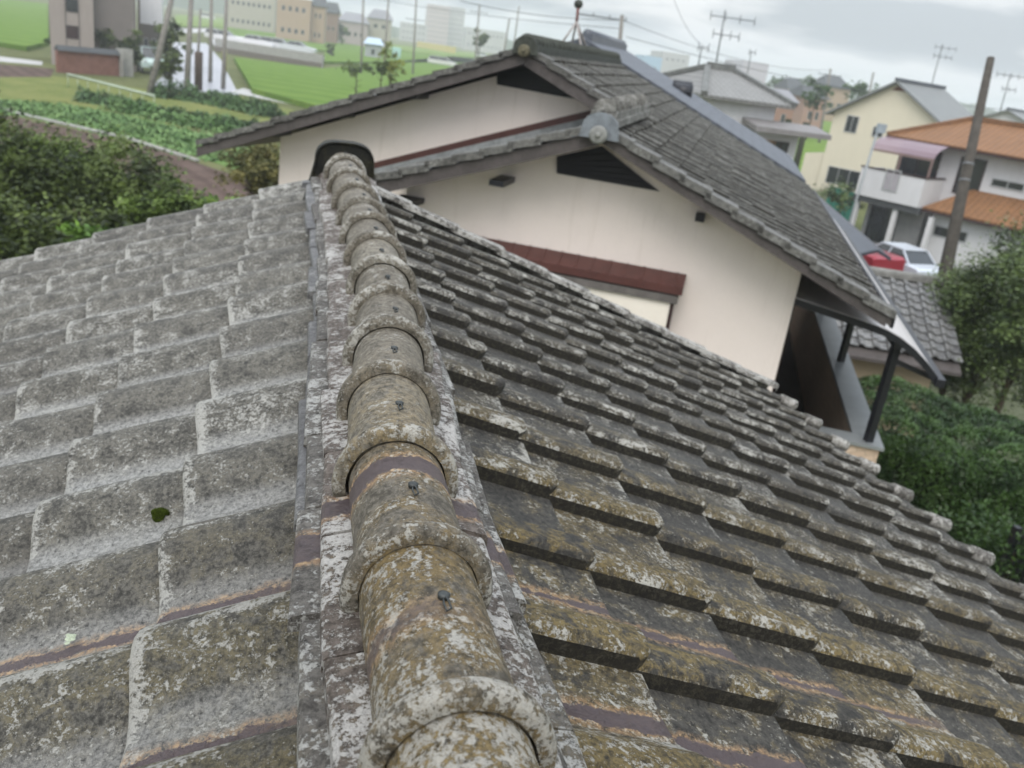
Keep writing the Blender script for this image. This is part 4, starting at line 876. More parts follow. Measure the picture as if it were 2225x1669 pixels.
# ---- grey hip-roofed house
C0 = at(1530, 205, 40); ze = C0.z
def ZL(x, y): return atz(x, y, ze)
CR_ = ZL(1728, 232); tG = (CR_-C0).normalized(); nG_ = V(-tG.y, tG.x, 0); Lg = (CR_-C0).dot(tG); Dg = 8.5; rzz = ze+1.72
gh = thing('grey_hip_roof_house', V(C0.x, C0.y, 0), 'white house with grey hipped tile roof behind the blue-grey roof', 'house')
def G_(a, b, z): return V(C0.x, C0.y, 0)+tG*a+nG_*b+V(0,0,z)
R0 = onpl(1537, 147, G_(0, 4.0, 0), nG_); R1 = onpl(1594, 155, G_(0, 4.0, 0), nG_); R0.z = R1.z = (R0.z+R1.z)/2
c_ = [G_(0,0,ze), G_(Lg,0,ze), G_(Lg,Dg,ze), G_(0,Dg,ze)]
mb = MB(); mb.add(c_+[R0, R1]+[p+V(0,0,-.15) for p in c_], [(0,1,5,4), (1,2,5), (2,3,4,5), (3,0,4), (0,6,7,1), (1,7,8,2), (2,8,9,3), (3,9,6,0), (9,8,7,6)])
mb.build('roof', roof_mat('grey_hip_tile', (.21,.21,.205), 1.0, tuple(tG), (0,0,2.5), .6, .12), gh)
mb = MB()
for a, b in ((c_[0], R0), (c_[1], R1), (c_[3], R0), (c_[2], R1)): mb.bar(a+V(0,0,.06), b+V(0,0,.08), .28, .2)
mb.bar(R0+V(0,0,.12), R1+V(0,0,.12), .3, .32); mb.build('ridge', plain('hip_ridge', (.13,.135,.13), .6, .3, 0, .4, 5), gh)
mb = MB(); mb.hexa([G_(.6,.6,0), G_(Lg-.6,.6,0), G_(Lg-.6,Dg-.6,0), G_(.6,Dg-.6,0), G_(.6,.6,ze-.1), G_(Lg-.6,.6,ze-.1), G_(Lg-.6,Dg-.6,ze-.1), G_(.6,Dg-.6,ze-.1)]); mb.build('wall', M_WHITE, gh)
mb = MB(); zl_ = ze-.75; slab(G_(Lg*.52,-1.0,zl_-.25), G_(Lg+1.6,-1.0,zl_-.25), G_(Lg+1.6,.58,zl_), G_(Lg*.52,.58,zl_), .22, mb); mb.build('lower_roof', plain('canopy_grey', (.20,.19,.19), .6, .3), gh)
for a, w_ in ((Lg*.62, 1.4), (Lg*.8, 1.0)): window(gh, G_(a, .6, ze-2.1), tG, nG_, w_, 1.1)
mb = MB(); mb.hexa([G_(Lg*.68,.1,0), G_(Lg+.6,.1,0), G_(Lg+.6,.59,0), G_(Lg*.68,.59,0), G_(Lg*.68,.1,zl_-.4), G_(Lg+.6,.1,zl_-.4), G_(Lg+.6,.59,zl_-.3), G_(Lg*.68,.59,zl_-.3)]); mb.build('lower_wall', M_WHITE, gh)
window(gh, G_(Lg*.74, .1, ze-2.2), tG, nG_, 1.3, 1.2, fmat=plain('wood_tan', (.30,.17,.07), .7, .3), mat=plain('wood_slats', (.25,.15,.07), .7, .3))
window(gh, G_(Lg*.95, .1, ze-2.6), tG, nG_, .8, 2.0, fmat=M_BROWN)
# far right grey roof
p_ = at(2120, 262, 75)
gable_house('grey_roof_house', 'far house showing only its long grey roof at the right edge', at(2190, 238, 80), frame(50)[0], frame(50)[1], 5, 2.2, 12, M_WHITE, M_GRF)
# ================================================================== poles, antennas, wires
M_PC = plain('pole_concrete', (.17,.16,.145), .85, .2, 0, .25, 4); M_PW = plain('pole_brown', (.085,.062,.052), .8, .2, 0, .3, 5); M_MET = plain('thin_metal', (.16,.17,.18), .5, .4, .3, .1)
def pole(px, Zd, r0, r1, label, mat=M_PC, arms=(), cat='utility pole', name='utility_pole', bands=0, ground=True, group=None):
    (xt, yt), (xb, yb) = px; top = at(xt, yt, Zd); b = onpl(xb, yb, top, FW)
    d = (b-top).normalized()
    lean = V(d.x/d.z, d.y/d.z, 1)                     # follow the lean seen in the photo, keep it mild in depth
    bb = top+lean*(0-top.z) if ground else b
    o = thing(name, V(bb.x, bb.y, 0 if ground else bb.z), label, cat, group)
    mb = MB(); mb.tube([bb, top.lerp(bb, .5), top], [r0, (r0+r1)/2, r1], 14); mb.build('pole', mat, o)
    for (f, L, sgn) in arms:
        c = top.lerp(bb, f); t_ = RT*1.0; t_.z = 0; t_.normalize(); mb = MB(); mb.bar(c-t_*L*(.5-sgn), c+t_*L*(.5+sgn), .10, .10)
        for k in range(4): q = c+t_*L*((k/3)-.5+sgn); mb.tube([q, q+V(0,0,.22)], [.05, .04], 6)
        mb.build('crossarm', M_MET, o)
    for k in range(bands):
        c = top.lerp(bb, .33+.05*k); mb = MB(); mb.tube([c, c+(top-bb).normalized()*.05], (r0+(r1-r0)*.6)*1.02, 14); mb.build('steel_band', M_MET, o)
    return top, bb
pole(((2153, 126), (2055, 585)), 24, .215, .098, 'bare leaning grey pole standing in front of the white orange-roofed house', plain('weathered_pole', (.065,.058,.050), .85, .2, 0, .3, 6), bands=2)
pole(((382, -40), (326, 200)), 66, .24, .17, 'tall leaning pole beside the road, left of the other field poles', M_PC)
pole(((417, -30), (406, 192)), 72, .24, .18, 'upright grey pole at the near left edge of the wet road', M_PC)
pole(((436, 20), (431, 110)), 120, .2, .15, 'thin grey pole rising behind the short brown post', M_PC)
pole(((460, -20), (457, 160)), 85, .20, .15, 'grey pole standing in the middle of the wet road view', M_PC)
pole(((493, -20), (486, 160)), 80, .20, .15, 'grey pole with yellow guard at the edge of the rice paddy', M_PC)
c = g(431, 196); pb = thing('brown_post', c, 'short thick dark brown post at the front of the wet road', 'post'); h_ = 80/F*75; mb = MB(); mb.tube([c, c+V(0,0,h_*.97), c+V(0,0,h_)], [.33,.33,.25], 14); mb.build('post', M_PW, pb)
mb = MB(); c = g(487, 158); mb.tube([c, c+V(0,0,2.4)], .26, 12); o = mb.build('pole_guard', plain('yellow_guard', (.42,.36,.10), .6, .4), None); tag(o, 'yellow striped guard wrapped round the foot of the paddy pole', 'pole guard')
UT = []
for (xt, yt, xb, yb, Z, lab, arms) in [(1352, 34, 1345, 112, 62, 'concrete utility pole with crossarm behind the dark ridge', [(.03, 3.4, -.42)]), (1805, 150, 1797, 200, 120, 'utility pole with crossarm right of the round trees', [(.08, 3.0, 0)]),
      (905, -10, 900, 95, 150, 'far utility pole above the yellow wall', [(.3, 3, 0)]), (845, -10, 838, 95, 140, 'far pale pole left of the turquoise shed', []), (790, -10, 786, 110, 130, 'far grey pole above the grey-blue hut', []), (1042, 10, 1036, 90, 160, 'far thin pole above the small round tree', [(.1, 3, 0)]), (1107, 40, 1098, 96, 150, 'far pole just left of the gable peak', []), (1898, 158, 1888, 205, 130, 'thin far pole left of the pale yellow gable', []), (1128, 14, 1119, 80, 190, 'farthest faint pole near the gable peak', [])]:
    UT.append(pole(((xt, yt), (xb, yb)), Z, .19, .13, lab, M_PC, arms, group='distant utility poles'))
def wire(a, b, sag, label, r=.012):
    p = [a.lerp(b, k/16)+V(0,0,-sag*4*(k/16)*(1-k/16)) for k in range(17)]; mb = MB(); mb.tube(p, r, 5); o = mb.build('power_line', M_BLACKM, None, False); tag(o, label, 'power line', 'power lines across the sky')
wire(at(1000, 2, 62), at(1346, 44, 62), .3, 'wire running left from the crossarm behind the dark ridge', .02)
wire(at(1352, 44, 62), at(1805, 152, 120), 1.0, 'wire between the ridge-side utility pole and the far crossarm pole', .02)
wire(at(1360, 80, 62), at(2300, 245, 90), 1.0, 'long wire low above the horizon passing the yellow house roof', .02)
wire(at(700, -30, 120), at(1345, 62, 62), .6, 'lower wire arriving from upper left at the ridge-side pole', .02)
wire(at(1465, 0, 50), at(1528, 100, 48), .3, 'thin wire slanting down to the pole left of the tall antenna', .012)
def antenna(x0, y0, x1, y1, Z, label, els, boom=1.6):
    top = at(x0, y0, Z); b = onpl(x1, y1, top, FW); b = V(top.x+(b.x-top.x)*.3, top.y+(b.y-top.y)*.3, b.z)
    o = thing('tv_antenna', b, label, 'antenna'); mb = MB(); mb.tube([b, top], .035, 6); mb.build('mast', M_MET, o)
    t_ = V(RT.x, RT.y, 0).normalized(); f_ = V(FW.x, FW.y, 0).normalized()
    for (fr, L, n_) in els:
        c = top.lerp(b, fr); mb = MB(); mb.tube([c-t_*L*.3, c+t_*L*.7], .025, 5)
        for k in range(n_):
            q = c-t_*L*.3+t_*L*k/(n_-1); mb.tube([q-f_*.3-V(0,0,.12), q+f_*.3+V(0,0,.12)], .015, 4); mb.tube([q-V(0,0,.22), q+V(0,0,.22)], .018, 4)
        mb.build('elements', M_MET, o)
antenna(1576, 22, 1562, 148, 44, 'tall two-level tv antenna on the grey hipped roof', [(.12, 2.2, 4), (.42, 1.3, 4)])
antenna(1525, 100, 1517, 148, 44, 'short antenna mast left of the tall two-level antenna', [(.05, .5, 2)])
antenna(1633, 110, 1625, 180, 60, 'bare short mast right of the tall two-level antenna', [(.05, .4, 2)])
antenna(2048, 96, 2028, 184, 68, 'tv antenna on the roof of the pale yellow house', [(.08, 1.6, 4), (.3, 1.4, 4)])
antenna(2196, 160, 2178, 248, 60, 'tv antenna at the right edge beyond the orange roof', [(.05, 3.0, 7), (.38, .9, 3)])
# two dark posts in the field
for x0, y0, x1, y1, lab in ((1752, 265, 1733, 345, 'dark post standing in the green field left of the yellow house'), (1712, 258, 1700, 320, 'dark post beside the white wall of the grey-roofed house')):
    b = at(x1, y1, 62); t_ = onpl(x0, y0, b, FW); mb = MB(); mb.tube([V(b.x, b.y, 0), V(b.x, b.y, t_.z)], .22, 8); o = mb.build('field_post', plain('dark_post', (.04,.045,.03), .9, .1), None); tag(o, lab, 'post')
# ================================================================== cars
def car(name, c, d, col, label, L=4.3, Wd_=1.66, Hh=1.42, group=None, kind='sedan'):
    """c = ground point under the middle, d = heading"""
    d = d.normalized(); s = V(d.y, -d.x, 0); o = thing(name, c, label, 'car', group)
    pm = plain('car_paint', col, .25, .6, .1, .03)
    if kind == 'sedan': low = [(-.5,.28),(-.5,.60),(-.46,.66),(-.30,.70),(.22,.68),(.44,.60),(.5,.50),(.5,.26)]; cab = [(-.34,.68),(-.22,.98),(.05,1.0),(.22,.67)]
    elif kind == 'van': low = [(-.5,.24),(-.5,.84),(-.46,.90),(.10,.90),(.26,.62),(.48,.55),(.5,.24)]; cab = [(-.05,.62),(-.03,.985),(.08,1.0),(.24,.62)]
    else: low = [(-.5,.28),(-.5,.62),(-.47,.66),(.26,.64),(.46,.56),(.5,.46),(.5,.26)]; cab = [(-.48,.64),(-.43,.98),(.12,1.0),(.30,.63)]
    mb = MB(); secs = []
    for w, ins in ((-.5, .0), (-.44, .02), (.44, .02), (.5, .0)):
        secs.append([c+d*(x*L*(1-(.02 if abs(w) == .5 else 0)))+s*(w*Wd_)+V(0,0,z*Hh*(1-(.05 if abs(w) == .5 else 0))) for x, z in low])
    n = len(low); vs = [p for q in secs for p in q]; fs = [(k*n+i, k*n+(i+1)%n, (k+1)*n+(i+1)%n, (k+1)*n+i) for k in range(3) for i in range(n)]+[tuple(range(n)), tuple(reversed(range(3*n, 4*n)))]
    mb.add(vs, fs); mb.build('body', pm, o)
    mb = MB(); A = [c+d*(x*L)+s*(-.45*Wd_+(.10 if z > .8 else 0))+V(0,0,z*Hh) for x, z in cab]; Bc = [c+d*(x*L)+s*(.45*Wd_-(.10 if z > .8 else 0))+V(0,0,z*Hh) for x, z in cab]
    mb.add(A+Bc, [(0,1,2,3), (7,6,5,4), (0,4,5,1), (1,5,6,2), (2,6,7,3)]); mb.build('windows', M_GLASS, o)
    mb = MB(); r = [c+d*(x*L)+s*(q*(.45*Wd_-.09))+V(0,0,z*Hh+.01) for q in (-1, 1) for x, z in ((cab[1][0]-.01, cab[1][1]), (cab[2][0]+.01, cab[2][1]))]
    mb.hexa([r[0], r[1], r[3], r[2]]+[p+V(0,0,.04) for p in (r[0], r[1], r[3], r[2])])
    for a_, b_ in ((0,1), (3,2)):
        for S in (A, Bc): mb.bar(S[a_], S[b_], .06, .06)
    m_ = [(A[0]+A[3])/2, (A[1]+A[2])/2]; m2 = [(Bc[0]+Bc[3])/2, (Bc[1]+Bc[2])/2]; mb.bar(m_[0], m_[1], .05, .05); mb.bar(m2[0], m2[1], .05, .05)
    mb.build('roof', pm, o)
    for x in (-.31, .31):
        for q in (-1, 1):
            w = MB(); b = c+d*(x*L)+s*(q*.46*Wd_)+V(0,0,.31); w.tube([b-s*(q*.10), b+s*(q*.085)], .31, 16); wo = w.build('wheel', M_BLACKM, o); OFF[wo.name] = OFF[o.name]
            w = MB(); w.tube([b+s*(q*.086), b+s*(q*.10)], .18, 12); w.build('rim', M_ALU, wo)
    for q in (-1, 1):
        w = MB(); w.box(c+d*(.485*L)+s*(q*.36*Wd_)+V(0,0,.50*Hh), d*.05, s*.16, V(0,0,.07)); w.build('headlight', M_ALU, o)
        w = MB(); w.box(c-d*(.488*L)+s*(q*.38*Wd_)+V(0,0,.55*Hh), d*.03, s*.13, V(0,0,.07)); w.build('tail_light', plain('red_lens', (.45,.03,.02), .3, .5), o)
tG, nG_ = frame(26)
c = g(1930, 606); car('parked_car', V(c.x, c.y, .02), tG*-.6-nG_*-.8, (.50,.54,.60), 'silver sedan parked before the white house, seen above the annex roof')
c = g(1832, 602); car('parked_car', V(c.x, c.y, .02), tG*-.6-nG_*-.8, (.27,.018,.035), 'bright red van half hidden by the neighbouring eave', kind='van', Hh=1.5)
for x, y, col, lab, k in [(485, 88, (.6,.6,.62), 'white van behind the left end of the concrete wall', 'hatch'), (557, 100, (.62,.62,.64), 'white car behind the middle of the concrete wall', 'sedan'), (603, 106, (.55,.56,.58), 'white car with dark windows parked right of the middle white car', 'hatch'), (648, 113, (.45,.48,.48), 'pale grey car at the right end of the concrete wall', 'sedan'), (452, 40, (.6,.6,.6), 'white car on the far road at top left', 'hatch'), (1048, 122, (.65,.66,.7), 'white car near the small round tree', 'hatch'), (960, 141, (.6,.6,.6), 'white car just above the rear gable rake', 'hatch')]:
    c = atz(x, y+4, 0); car('distant_car', V(c.x, c.y, .05), V(1, -.25, 0), col, lab, kind=k, group='cars seen across the paddies', L=4.4*1.6 if y > 80 else 6, Wd_=2.4, Hh=2.2 if y > 60 else 2.6)
c = g(330, 160); car('parked_van', V(c.x, c.y, .02), V(.3, -1, 0), (.50,.62,.60), 'pale mint van in the gateway beside the brick-red fence', L=3.6, Wd_=2.3, Hh=2.3, kind='hatch')
# ================================================================== left side buildings
tL, nL_ = frame(-8)
def house_box(name, label, px0, px1, yb, Z, hgt, dep, wm, cat='house', yaw=-8, roofm=None, floors=2, wins=3, group=None, rh=1.6):
    """box house whose front spans px0..px1 (photo x) with its foot at depth Z"""
    t_, n_ = frame(yaw); a = at(px0, yb, Z); b = onpl(px1, yb, a, n_); w = (b-a).dot(t_); A = V(a.x, a.y, 0)
    o = thing(name, A+t_*w/2, label, cat, group); mb = MB()
    mb.hexa([A, A+t_*w, A+t_*w+n_*dep, A+n_*dep]+[p+V(0,0,hgt) for p in (A, A+t_*w, A+t_*w+n_*dep, A+n_*dep)]); mb.build('wall', wm, o)
    if roofm:
        mb = MB(); q = .5; z = V(0,0,hgt+.01); r0 = A-t_*q-n_*q+z; r1 = A+t_*(w+q)-n_*q+z; r2 = r1+n_*(dep+2*q); r3 = r0+n_*(dep+2*q); u = V(0,0,rh)
        m0 = (r0+r3)/2+u+t_*min(w*.25, dep*.4); m1 = (r1+r2)/2+u-t_*min(w*.25, dep*.4); mb.add([r0, r1, r2, r3, m0, m1], [(0,1,5,4), (1,2,5), (2,3,4,5), (3,0,4), (3,2,1,0)]); mb.build('roof', roofm, o)
    for f in range(floors):
        for k in range(wins):
            ww = w/(wins+1)*.5; window(o, A+t_*(w*(k+1)/(wins+1))+V(0,0,(f+.5)*hgt/floors), t_, n_, ww, min(1.3, hgt/floors*.4), bars=0)
    return o, A, w, t_, n_
M_HB = wall_mat('greige_siding', (.30,.265,.245), .06, 1, 0); M_HG = wall_mat('dark_grey_siding', (.16,.145,.14), .06, 1, 0); M_TAN = wall_mat('tan_wall', (.36,.27,.20)); M_PAL = wall_mat('pale_wall', (.36,.34,.29)); M_CG = wall_mat('cool_grey_wall', (.34,.35,.36)); M_DR = plain('dark_roof', (.06,.065,.07), .6, .3, 0, .15, .5)
lh = thing('greige_house', g(205, 150), 'greige and dark grey house with vertical siding at top left', 'house')
A = g(112, 140); t_, n_ = frame(-12); b = onpl(206, 140, A, n_); w1_ = (b-A).dot(t_); b2 = onpl(298, 140, A, n_); w2_ = (b2-A).dot(t_)
mb = MB(); mb.hexa([A, A+t_*w1_, A+t_*w1_+n_*8, A+n_*8]+[p+V(0,0,9) for p in (A, A+t_*w1_, A+t_*w1_+n_*8, A+n_*8)]); mb.build('wall', M_HB, lh)
q = A+n_*1.2; mb = MB(); mb.hexa([q+t_*(w1_+.003), q+t_*w2_, q+t_*w2_+n_*6, q+t_*(w1_+.003)+n_*6]+[p+V(0,0,9) for p in (q+t_*(w1_+.003), q+t_*w2_, q+t_*w2_+n_*6, q+t_*(w1_+.003)+n_*6)]); mb.build('wall', M_HG, lh)
mb = MB()
for k in range(14): mb.bar(q+t_*(w1_+.3+k*(w2_-w1_-.4)/14)-n_*.02, q+t_*(w1_+.3+k*(w2_-w1_-.4)/14)-n_*.02+V(0,0,9), .05, .05)
mb.build('battens', M_HB, lh)
for y_, fm in ((12, M_GLASS), (70, M_BROWN)): c = onpl(157, y_, A, n_); window(lh, c, t_, n_, 1.0, 1.1, mat=fm, fmat=M_BLACKM, bars=0)
for off in (.0, 1): mb = MB(); c = onpl(143+off*29, 60, A-n_*.03, n_); mb.bar(V(c.x, c.y, 0), V(c.x, c.y, 9), .12, .05); mb.build('trim', M_HG, lh)
A = g(126, 158); B2 = g(259, 166); fw = thing('boundary_wall', A.lerp(B2, .5), 'brick-red boundary wall with grey tiled coping in front of the greige house', 'wall')
n__ = V(-(B2-A).y, (B2-A).x, 0).normalized(); mb = MB(); mb.hexa([A, B2, B2+n__*.3, A+n__*.3]+[p+V(0,0,1.75) for p in (A, B2, B2+n__*.3, A+n__*.3)]); mb.build('wall', ground_mat('brick_red_board', (.17,.085,.065), (.24,.125,.10), 2, 12), fw)
mb = MB(); mb.prism([A+V(0,0,1.752)-n__*.25, A+V(0,0,2.15)+n__*.15, A+V(0,0,1.752)+n__*.55], B2-A); mb.build('coping', M_DR, fw)
for x0_, x1_, lab in ((261, 268, 'dark gate pillar at the right end of the brick-red wall'), (271, 290, 'grey stone gate pillar left of the pale mint van')):
    a = g(x0_, 166); b = g(x1_, 168); mb = MB(); mb.hexa([a, b, b+n__*.5, a+n__*.5]+[p+V(0,0,2.3) for p in (a, b, b+n__*.5, a+n__*.5)]); o = mb.build('gate_pillar', M_CONC, None); tag(o, lab, 'pillar')
house_box('dark_grey_house', 'dark grey house with white upper bay right of the greige house', 300, 352, 120, 92, 8.5, 7, M_HG, roofm=M_DR, wins=2)
mb = MB(); a = at(330, 70, 90); mb.box(V(a.x, a.y, 6.6), V(1.0,0,0), V(0,.5,0), V(0,0,2.4)); o = mb.build('white_bay', M_WHITE, None); tag(o, 'white upper bay block between the dark grey house and the leaning pole', 'bay')
for k, (x, y, Z, rx, rz, lab, mt) in enumerate([(285, 105, 80, 1.0, 1.7, 'dark round garden tree behind the grey gate pillar', M_LF1), (372, 95, 78, 1.5, 2.7, 'tall dark tree beside the leaning pole', M_LF1), (368, 145, 72, 1.1, 1.3, 'dark shrub at the foot of the tall tree by the road', M_LF1), (218, 78, 82, 1.5, 1.6, 'cloud-pruned pine in the garden of the greige house', M_LF1), (140, 92, 84, 1.8, .6, 'low clipped garden shrub left of the pruned pine', M_LF3)]):
    tree('garden_tree', at(x, y, Z), V(rx, rx, rz), 1500, .40, mt, lab, 'tree', None, 120+k, 26, shell=.2, trunk=.15)
# concrete wall between the paddies
A = g(466, 112); B2 = g(699, 150); cw = thing('concrete_wall', A.lerp(B2, .5), 'long grey concrete retaining wall between two bright rice paddies', 'wall')
n__ = V(-(B2-A).y, (B2-A).x, 0).normalized(); mb = MB(); mb.hexa([A, B2, B2+n__*.4, A+n__*.4]+[p+V(0,0,2.0) for p in (A, B2, B2+n__*.4, A+n__*.4)]); mb.build('wall', M_CONC, cw)
mb = MB(); A = A-n__*.02; B2 = B2-n__*.02; mb.hexa([A, B2, B2-n__*.05, A-n__*.05]+[p+V(0,0,.8) for p in (A, B2, B2-n__*.05, A-n__*.05)]); mb.build('damp_base', plain('damp_concrete', (.14,.125,.11), .9, .2), cw)
yd = sheet('car_park', [(466,112),(699,149),(705,132),(600,96),(455,76)], M_LANE, .6); 
M_FR = plain('far_roof', (.22,.22,.24), .7, .2, 0, .1, .1); M_FW = wall_mat('far_grey', (.38,.38,.37), .1, .1)
for (x0_, x1_, ytop, Z, dep, m_, lab, rm, fl, wn_) in [
    (602, 676, -2, 250, 14, M_TAN, 'tan apartment block at the top left skyline', None, 2, 4), (678, 706, 15, 255, 10, M_TAN, 'narrower tan block attached right of the tan apartment block', M_DR, 2, 2),
    (495, 598, -8, 300, 12, M_PAL, 'pale cream apartment row left of the tan block', None, 2, 8), (706, 735, 28, 280, 8, wall_mat('brown_wall', (.22,.15,.12)), 'small brown house right of the tan blocks', M_DR, 1, 2),
    (735, 800, 48, 300, 12, wall_mat('mauve_wall', (.36,.31,.31)), 'low mauve building with pale roof beyond the paddy', M_FR, 1, 4), (720, 830, 36, 340, 14, M_PAL, 'long pale building behind the low mauve one', None, 1, 8),
    (800, 852, 42, 310, 9, M_PAL, 'cream house with steep roof behind the turquoise shed', M_FR, 2, 2),
    (930, 978, 16, 800, 40, wall_mat('rose_wall', (.40,.33,.31)), 'faint rose tower block on the hazy skyline', None, 8, 6), (972, 1012, 20, 820, 40, M_FW, 'faint grey tower block beside the rose one', None, 8, 6),
    (870, 930, 52, 700, 30, M_FW, 'hazy low grey block on the skyline left of the rose tower', None, 3, 6), (1012, 1100, 66, 700, 30, M_FW, 'hazy wide grey block right of the tower blocks', None, 2, 9), (560, 640, -40, 500, 20, M_FW, 'grey building rising behind the pale cream row', None, 3, 5),
    (1615, 1672, 138, 420, 25, wall_mat('mauve_grey', (.42,.40,.44)), 'plain mauve-grey block behind the grey hipped roof', None, 1, 1), (1440, 1500, 118, 600, 30, M_FW, 'faint distant building above the blue-grey roof', None, 2, 4),
    (1400, 1440, 124, 500, 20, wall_mat('blue_wall', (.28,.42,.55)), 'small pale blue building behind the blue-grey ridge', None, 1, 2),
    (1715, 1752, 196, 190, 8, M_TAN, 'small tan house with dark roof left of the round trees', M_DR, 1, 2), (1752, 1800, 212, 150, 8, wall_mat('brick_wall', (.34,.22,.18)), 'brown house with grey tiled roof below the round trees', M_DR, 1, 2), (1795, 1850, 192, 210, 9, M_TAN, 'tan house with broad dark tiled roof right of the round trees', M_DR, 1, 2),
    (1690, 1730, 218, 130, 6, wall_mat('rust_wall', (.30,.18,.14)), 'low rust-brown house beside the grey hipped roof end', M_FR, 1, 1)]:
    zt = H+(hor((x0_+x1_)/2)-ytop)*Z/F
    house_box('distant_building', lab, x0_, x1_, ytop, Z, zt, dep, m_, 'building', 5, rm, fl, wn_, 'buildings on the hazy skyline', rh=min(3.0, Z*.012))
mb = MB(); a = g(905, 104); b = g(985, 118); n__ = V(-(b-a).y, (b-a).x, 0).normalized(); mb.hexa([a, b, b+n__, a+n__]+[p+V(0,0,3.2) for p in (a, b, b+n__, a+n__)]); o = mb.build('yellow_wall', plain('yellow_panel', (.50,.42,.16), .8, .2), None); tag(o, 'long low yellow wall across the far paddies', 'wall')
hb = house_box('field_hut', 'grey-blue hut with pale blue roof in the middle of the paddies', 792, 828, 120, 205, 3.2, 5, wall_mat('hut_wall', (.33,.35,.37)), 'hut', 5, plain('pale_blue_roof', (.40,.50,.60), .6, .3), 1, 1, rh=1.4)
hb = house_box('garden_shed', 'small turquoise shed at the edge of the far paddy', 852, 872, 105, 215, 3.0, 4, plain('turquoise', (.35,.55,.52), .6, .3), 'shed', 5, None, 1, 1)
for k, (x, y, Z, rx, rz, lab, mt, n_) in enumerate([(1043, 88, 210, 2.0, 2.2, 'small round dark tree on the far field', M_LF1, 700), (1775, 205, 120, 2.2, 2.4, 'round dark green tree left of the two round trees', M_LF3, 900), (1868, 198, 150, 3.2, 2.2, 'broad round tree behind the tan house', M_LF3, 900), (1700, 186, 260, 5, 3, 'pale hazy tree on the right skyline', M_LF3, 700), (1738, 188, 260, 5, 2.5, 'second pale hazy tree on the right skyline', M_LF3, 700), (850, 140, 62, .9, 1.4, 'tall yellow-green plant in front of the paddies', leaf_mat('leaf_yellow', (.10,.13,.02), (.27,.30,.06)), 900), (830, 150, 60, .7, .8, 'green bush left of the tall yellow-green plant', M_LF4, 600), (776, 152, 80, 1.6, .6, 'low grey-green bush in the paddy corner', M_LF1, 500), (720, 108, 180, 1.0, 1.3, 'small dark conifer in the paddy', M_LF1, 300), (1835, 425, 46, 1.6, .7, 'garden bush below the yellow house window', M_LF4, 1200), (590, 22, 320, 4, 4, 'dark tree beside the tan apartment block', M_LF1, 500), (745, 62, 290, 3.2, 3, 'tree in front of the low mauve building', M_LF4, 500)]):
    tree('distant_tree', at(x, y, Z), V(rx, rx, rz), n_, max(.16, Z*.0042), mt, lab, 'tree', None, 150+k, max(12, n_//30), shell=.2, trunk=max(.08, Z*.001))
# hazy far wood line on the horizon: one uncountable mass
mb = MB(); rnd = random.Random(9)
for k in range(260):
    az = R_(-35+110*k/260); d_ = rnd.uniform(900, 1300); c = V(math.sin(az)*d_, math.cos(az)*d_, 0); h_ = rnd.uniform(5, 14)*(1+.4*math.sin(k*.3)); w_ = rnd.uniform(10, 26)
    vs = []; 
    for q in range(9): a = q*math.pi/8; vs.append(c+V(math.cos(az)*w_*math.cos(a), -math.sin(az)*w_*math.cos(a), h_*math.sin(a)**.6*(1+.15*noise.noise(V(k, q, 0)))))
    mb.prism(vs, V(math.sin(az), math.cos(az), 0)*8)
o = mb.build('far_wood', M_LF3, None); o['kind'] = 'stuff'
mb = MB(); 
# vegetables in rows
def row(px, w, h, n_, size, mat, name='vegetable_rows'):
    mb = MB(); rnd = random.Random(hash(px[0]) & 255); P = [g(x, y) for x, y in px]; L = sum((b-a).length for a, b in zip(P, P[1:]))
    for k in range(n_):
        f = rnd.random()*L; i = 0
        while i < len(P)-2 and f > (P[i+1]-P[i]).length: f -= (P[i+1]-P[i]).length; i += 1
        d = (P[i+1]-P[i]); p = P[i]+d*(f/d.length); sd_ = V(-d.y, d.x, 0).normalized(); u = rnd.gauss(0, .4); p = p+sd_*(u*w); hh = h*(.5+.5*noise.noise(p*.9)+.3)
        p.z = max(.05, hh*max(.2, 1-abs(u))*rnd.random()); a = V(rnd.uniform(-1,1), rnd.uniform(-1,1), rnd.uniform(0,1)).normalized(); b = a.cross(V(0,0,1)+V(rnd.uniform(-1,1), rnd.uniform(-1,1), 0)*.5).normalized(); s = size*rnd.uniform(.6,1.3)
        mb.add([p-a*s*.5, p+b*s*.25, p+a*s*.5, p-b*s*.25], [(0,1,2,3)], (max(0, min(1, .5+noise.noise(p*1.1)*.9+rnd.uniform(-.25,.25))), 0, 0))
    o = mb.build(name, mat, None, False); o['kind'] = 'stuff'
M_V1 = leaf_mat('veg_dark', (.03,.07,.02), (.08,.16,.045), .6); M_V2 = leaf_mat('veg_mid', (.06,.14,.03), (.15,.25,.08), .6)
row([(330, 208), (450, 222), (600, 256)], 1.6, 1.3, 5000, .32, M_V1); row([(170, 218), (240, 228), (330, 250)], 1.2, 1.0, 2500, .3, M_V1); row([(245, 236), (335, 256), (500, 290)], 1.2, .9, 3000, .3, M_V2)
row([(-40, 232), (120, 240), (260, 270), (420, 310), (560, 352)], 3.4, .5, 9000, .28, M_V2); row([(340, 256), (430, 268), (560, 285)], 1.2, .9, 2500, .3, M_V1)
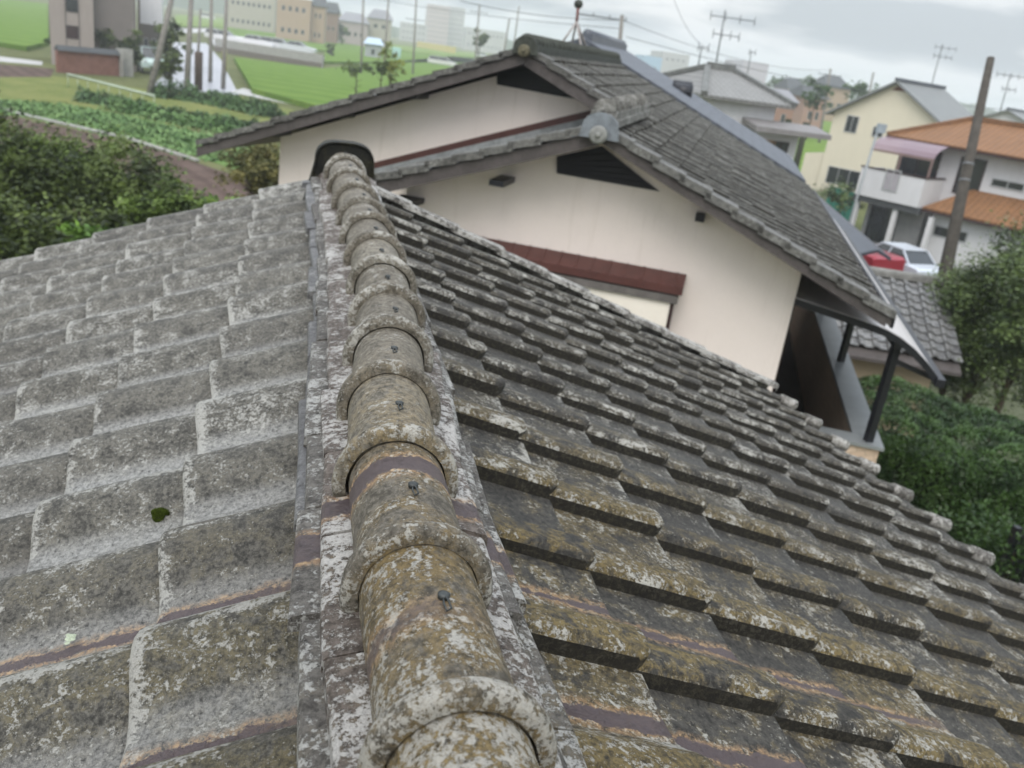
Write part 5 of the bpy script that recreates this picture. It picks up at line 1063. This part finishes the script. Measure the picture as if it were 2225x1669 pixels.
# pale rail and edging in the garden
mb = MB(); p_ = [g(x, y, .9) for x, y in ((148, 190), (335, 240))]; mb.tube(p_, .09, 6); [mb.tube([p_[0].lerp(p_[1], k/8)-V(0,0,.9), p_[0].lerp(p_[1], k/8)], .03, 5) for k in range(9)]; o = mb.build('garden_rail', plain('mint_pipe', (.36,.42,.33), .6, .3), None); tag(o, 'pale mint pipe rail running along the vegetable rows', 'rail')
mb = MB(); p_ = [g(x, y, .05) for x, y in ((-60, 222), (35, 248), (280, 304), (430, 352))]; mb.tube(p_, .10, 6); o = mb.build('garden_edging', M_CONC, None); tag(o, 'grey edging strip between the vegetable bed and the brown soil', 'edging')
mb = MB(); a = at(1800, 418, 52); b = at(1855, 445, 50); mb.prism([V(a.x, a.y, 0), V(b.x, b.y, 0), V(b.x, b.y, 1.9), V(a.x, a.y, 1.9)], V(.03,.03,0)); o = mb.build('green_net', plain('green_net', (.03,.17,.12), .7, .2), None); tag(o, 'dark green garden net below the pale yellow house', 'net')
# dark lattice fence at the lower right edge
fo = thing('lattice_fence', atz(2210, 1225, 0), 'dark lattice fence at the right edge below the hedge', 'fence'); c = at(2330, 1262, 9.0); t_, n_ = frame(60)
mb = MB()
for k in range(26): mb.bar(V(c.x, c.y, 0)+t_*(k*.06-.6)+V(0,0,1.2), V(c.x, c.y, c.z+.25)+t_*(k*.06-.6), .018, .018)
for k in range(22): mb.bar(V(c.x, c.y, c.z+.22-k*.09)-t_*.6, V(c.x, c.y, c.z+.22-k*.09)+t_*1.0, .016, .016)
mb.build('lattice', M_BLACKM, fo)
for k in (-.62, 1.02): mb = MB(); mb.bar(V(c.x, c.y, 0)+t_*k, V(c.x, c.y, c.z+.3)+t_*k, .07, .07); mb.build('fence_post', M_BLACKM, fo)
# ================================================================== damp hazy air
mb = MB(); mb.box(V(0, 0, 18), V(2050,0,0), V(0,2050,0), V(0,0,19)); hz = mb.build('haze', None or bpy.data.materials.new('haze_air'), None); hz['kind'] = 'stuff'
hm = hz.data.materials[0]; hm.use_nodes = True; hm.node_tree.nodes.clear(); vo = hm.node_tree.nodes.new('ShaderNodeVolumePrincipled'); vo.inputs['Color'].default_value = (.93, .965, 1, 1); vo.inputs['Density'].default_value = .0008; vo.inputs['Anisotropy'].default_value = 0.2
mo = hm.node_tree.nodes.new('ShaderNodeOutputMaterial'); hm.node_tree.links.new(vo.outputs[0], mo.inputs['Volume'])
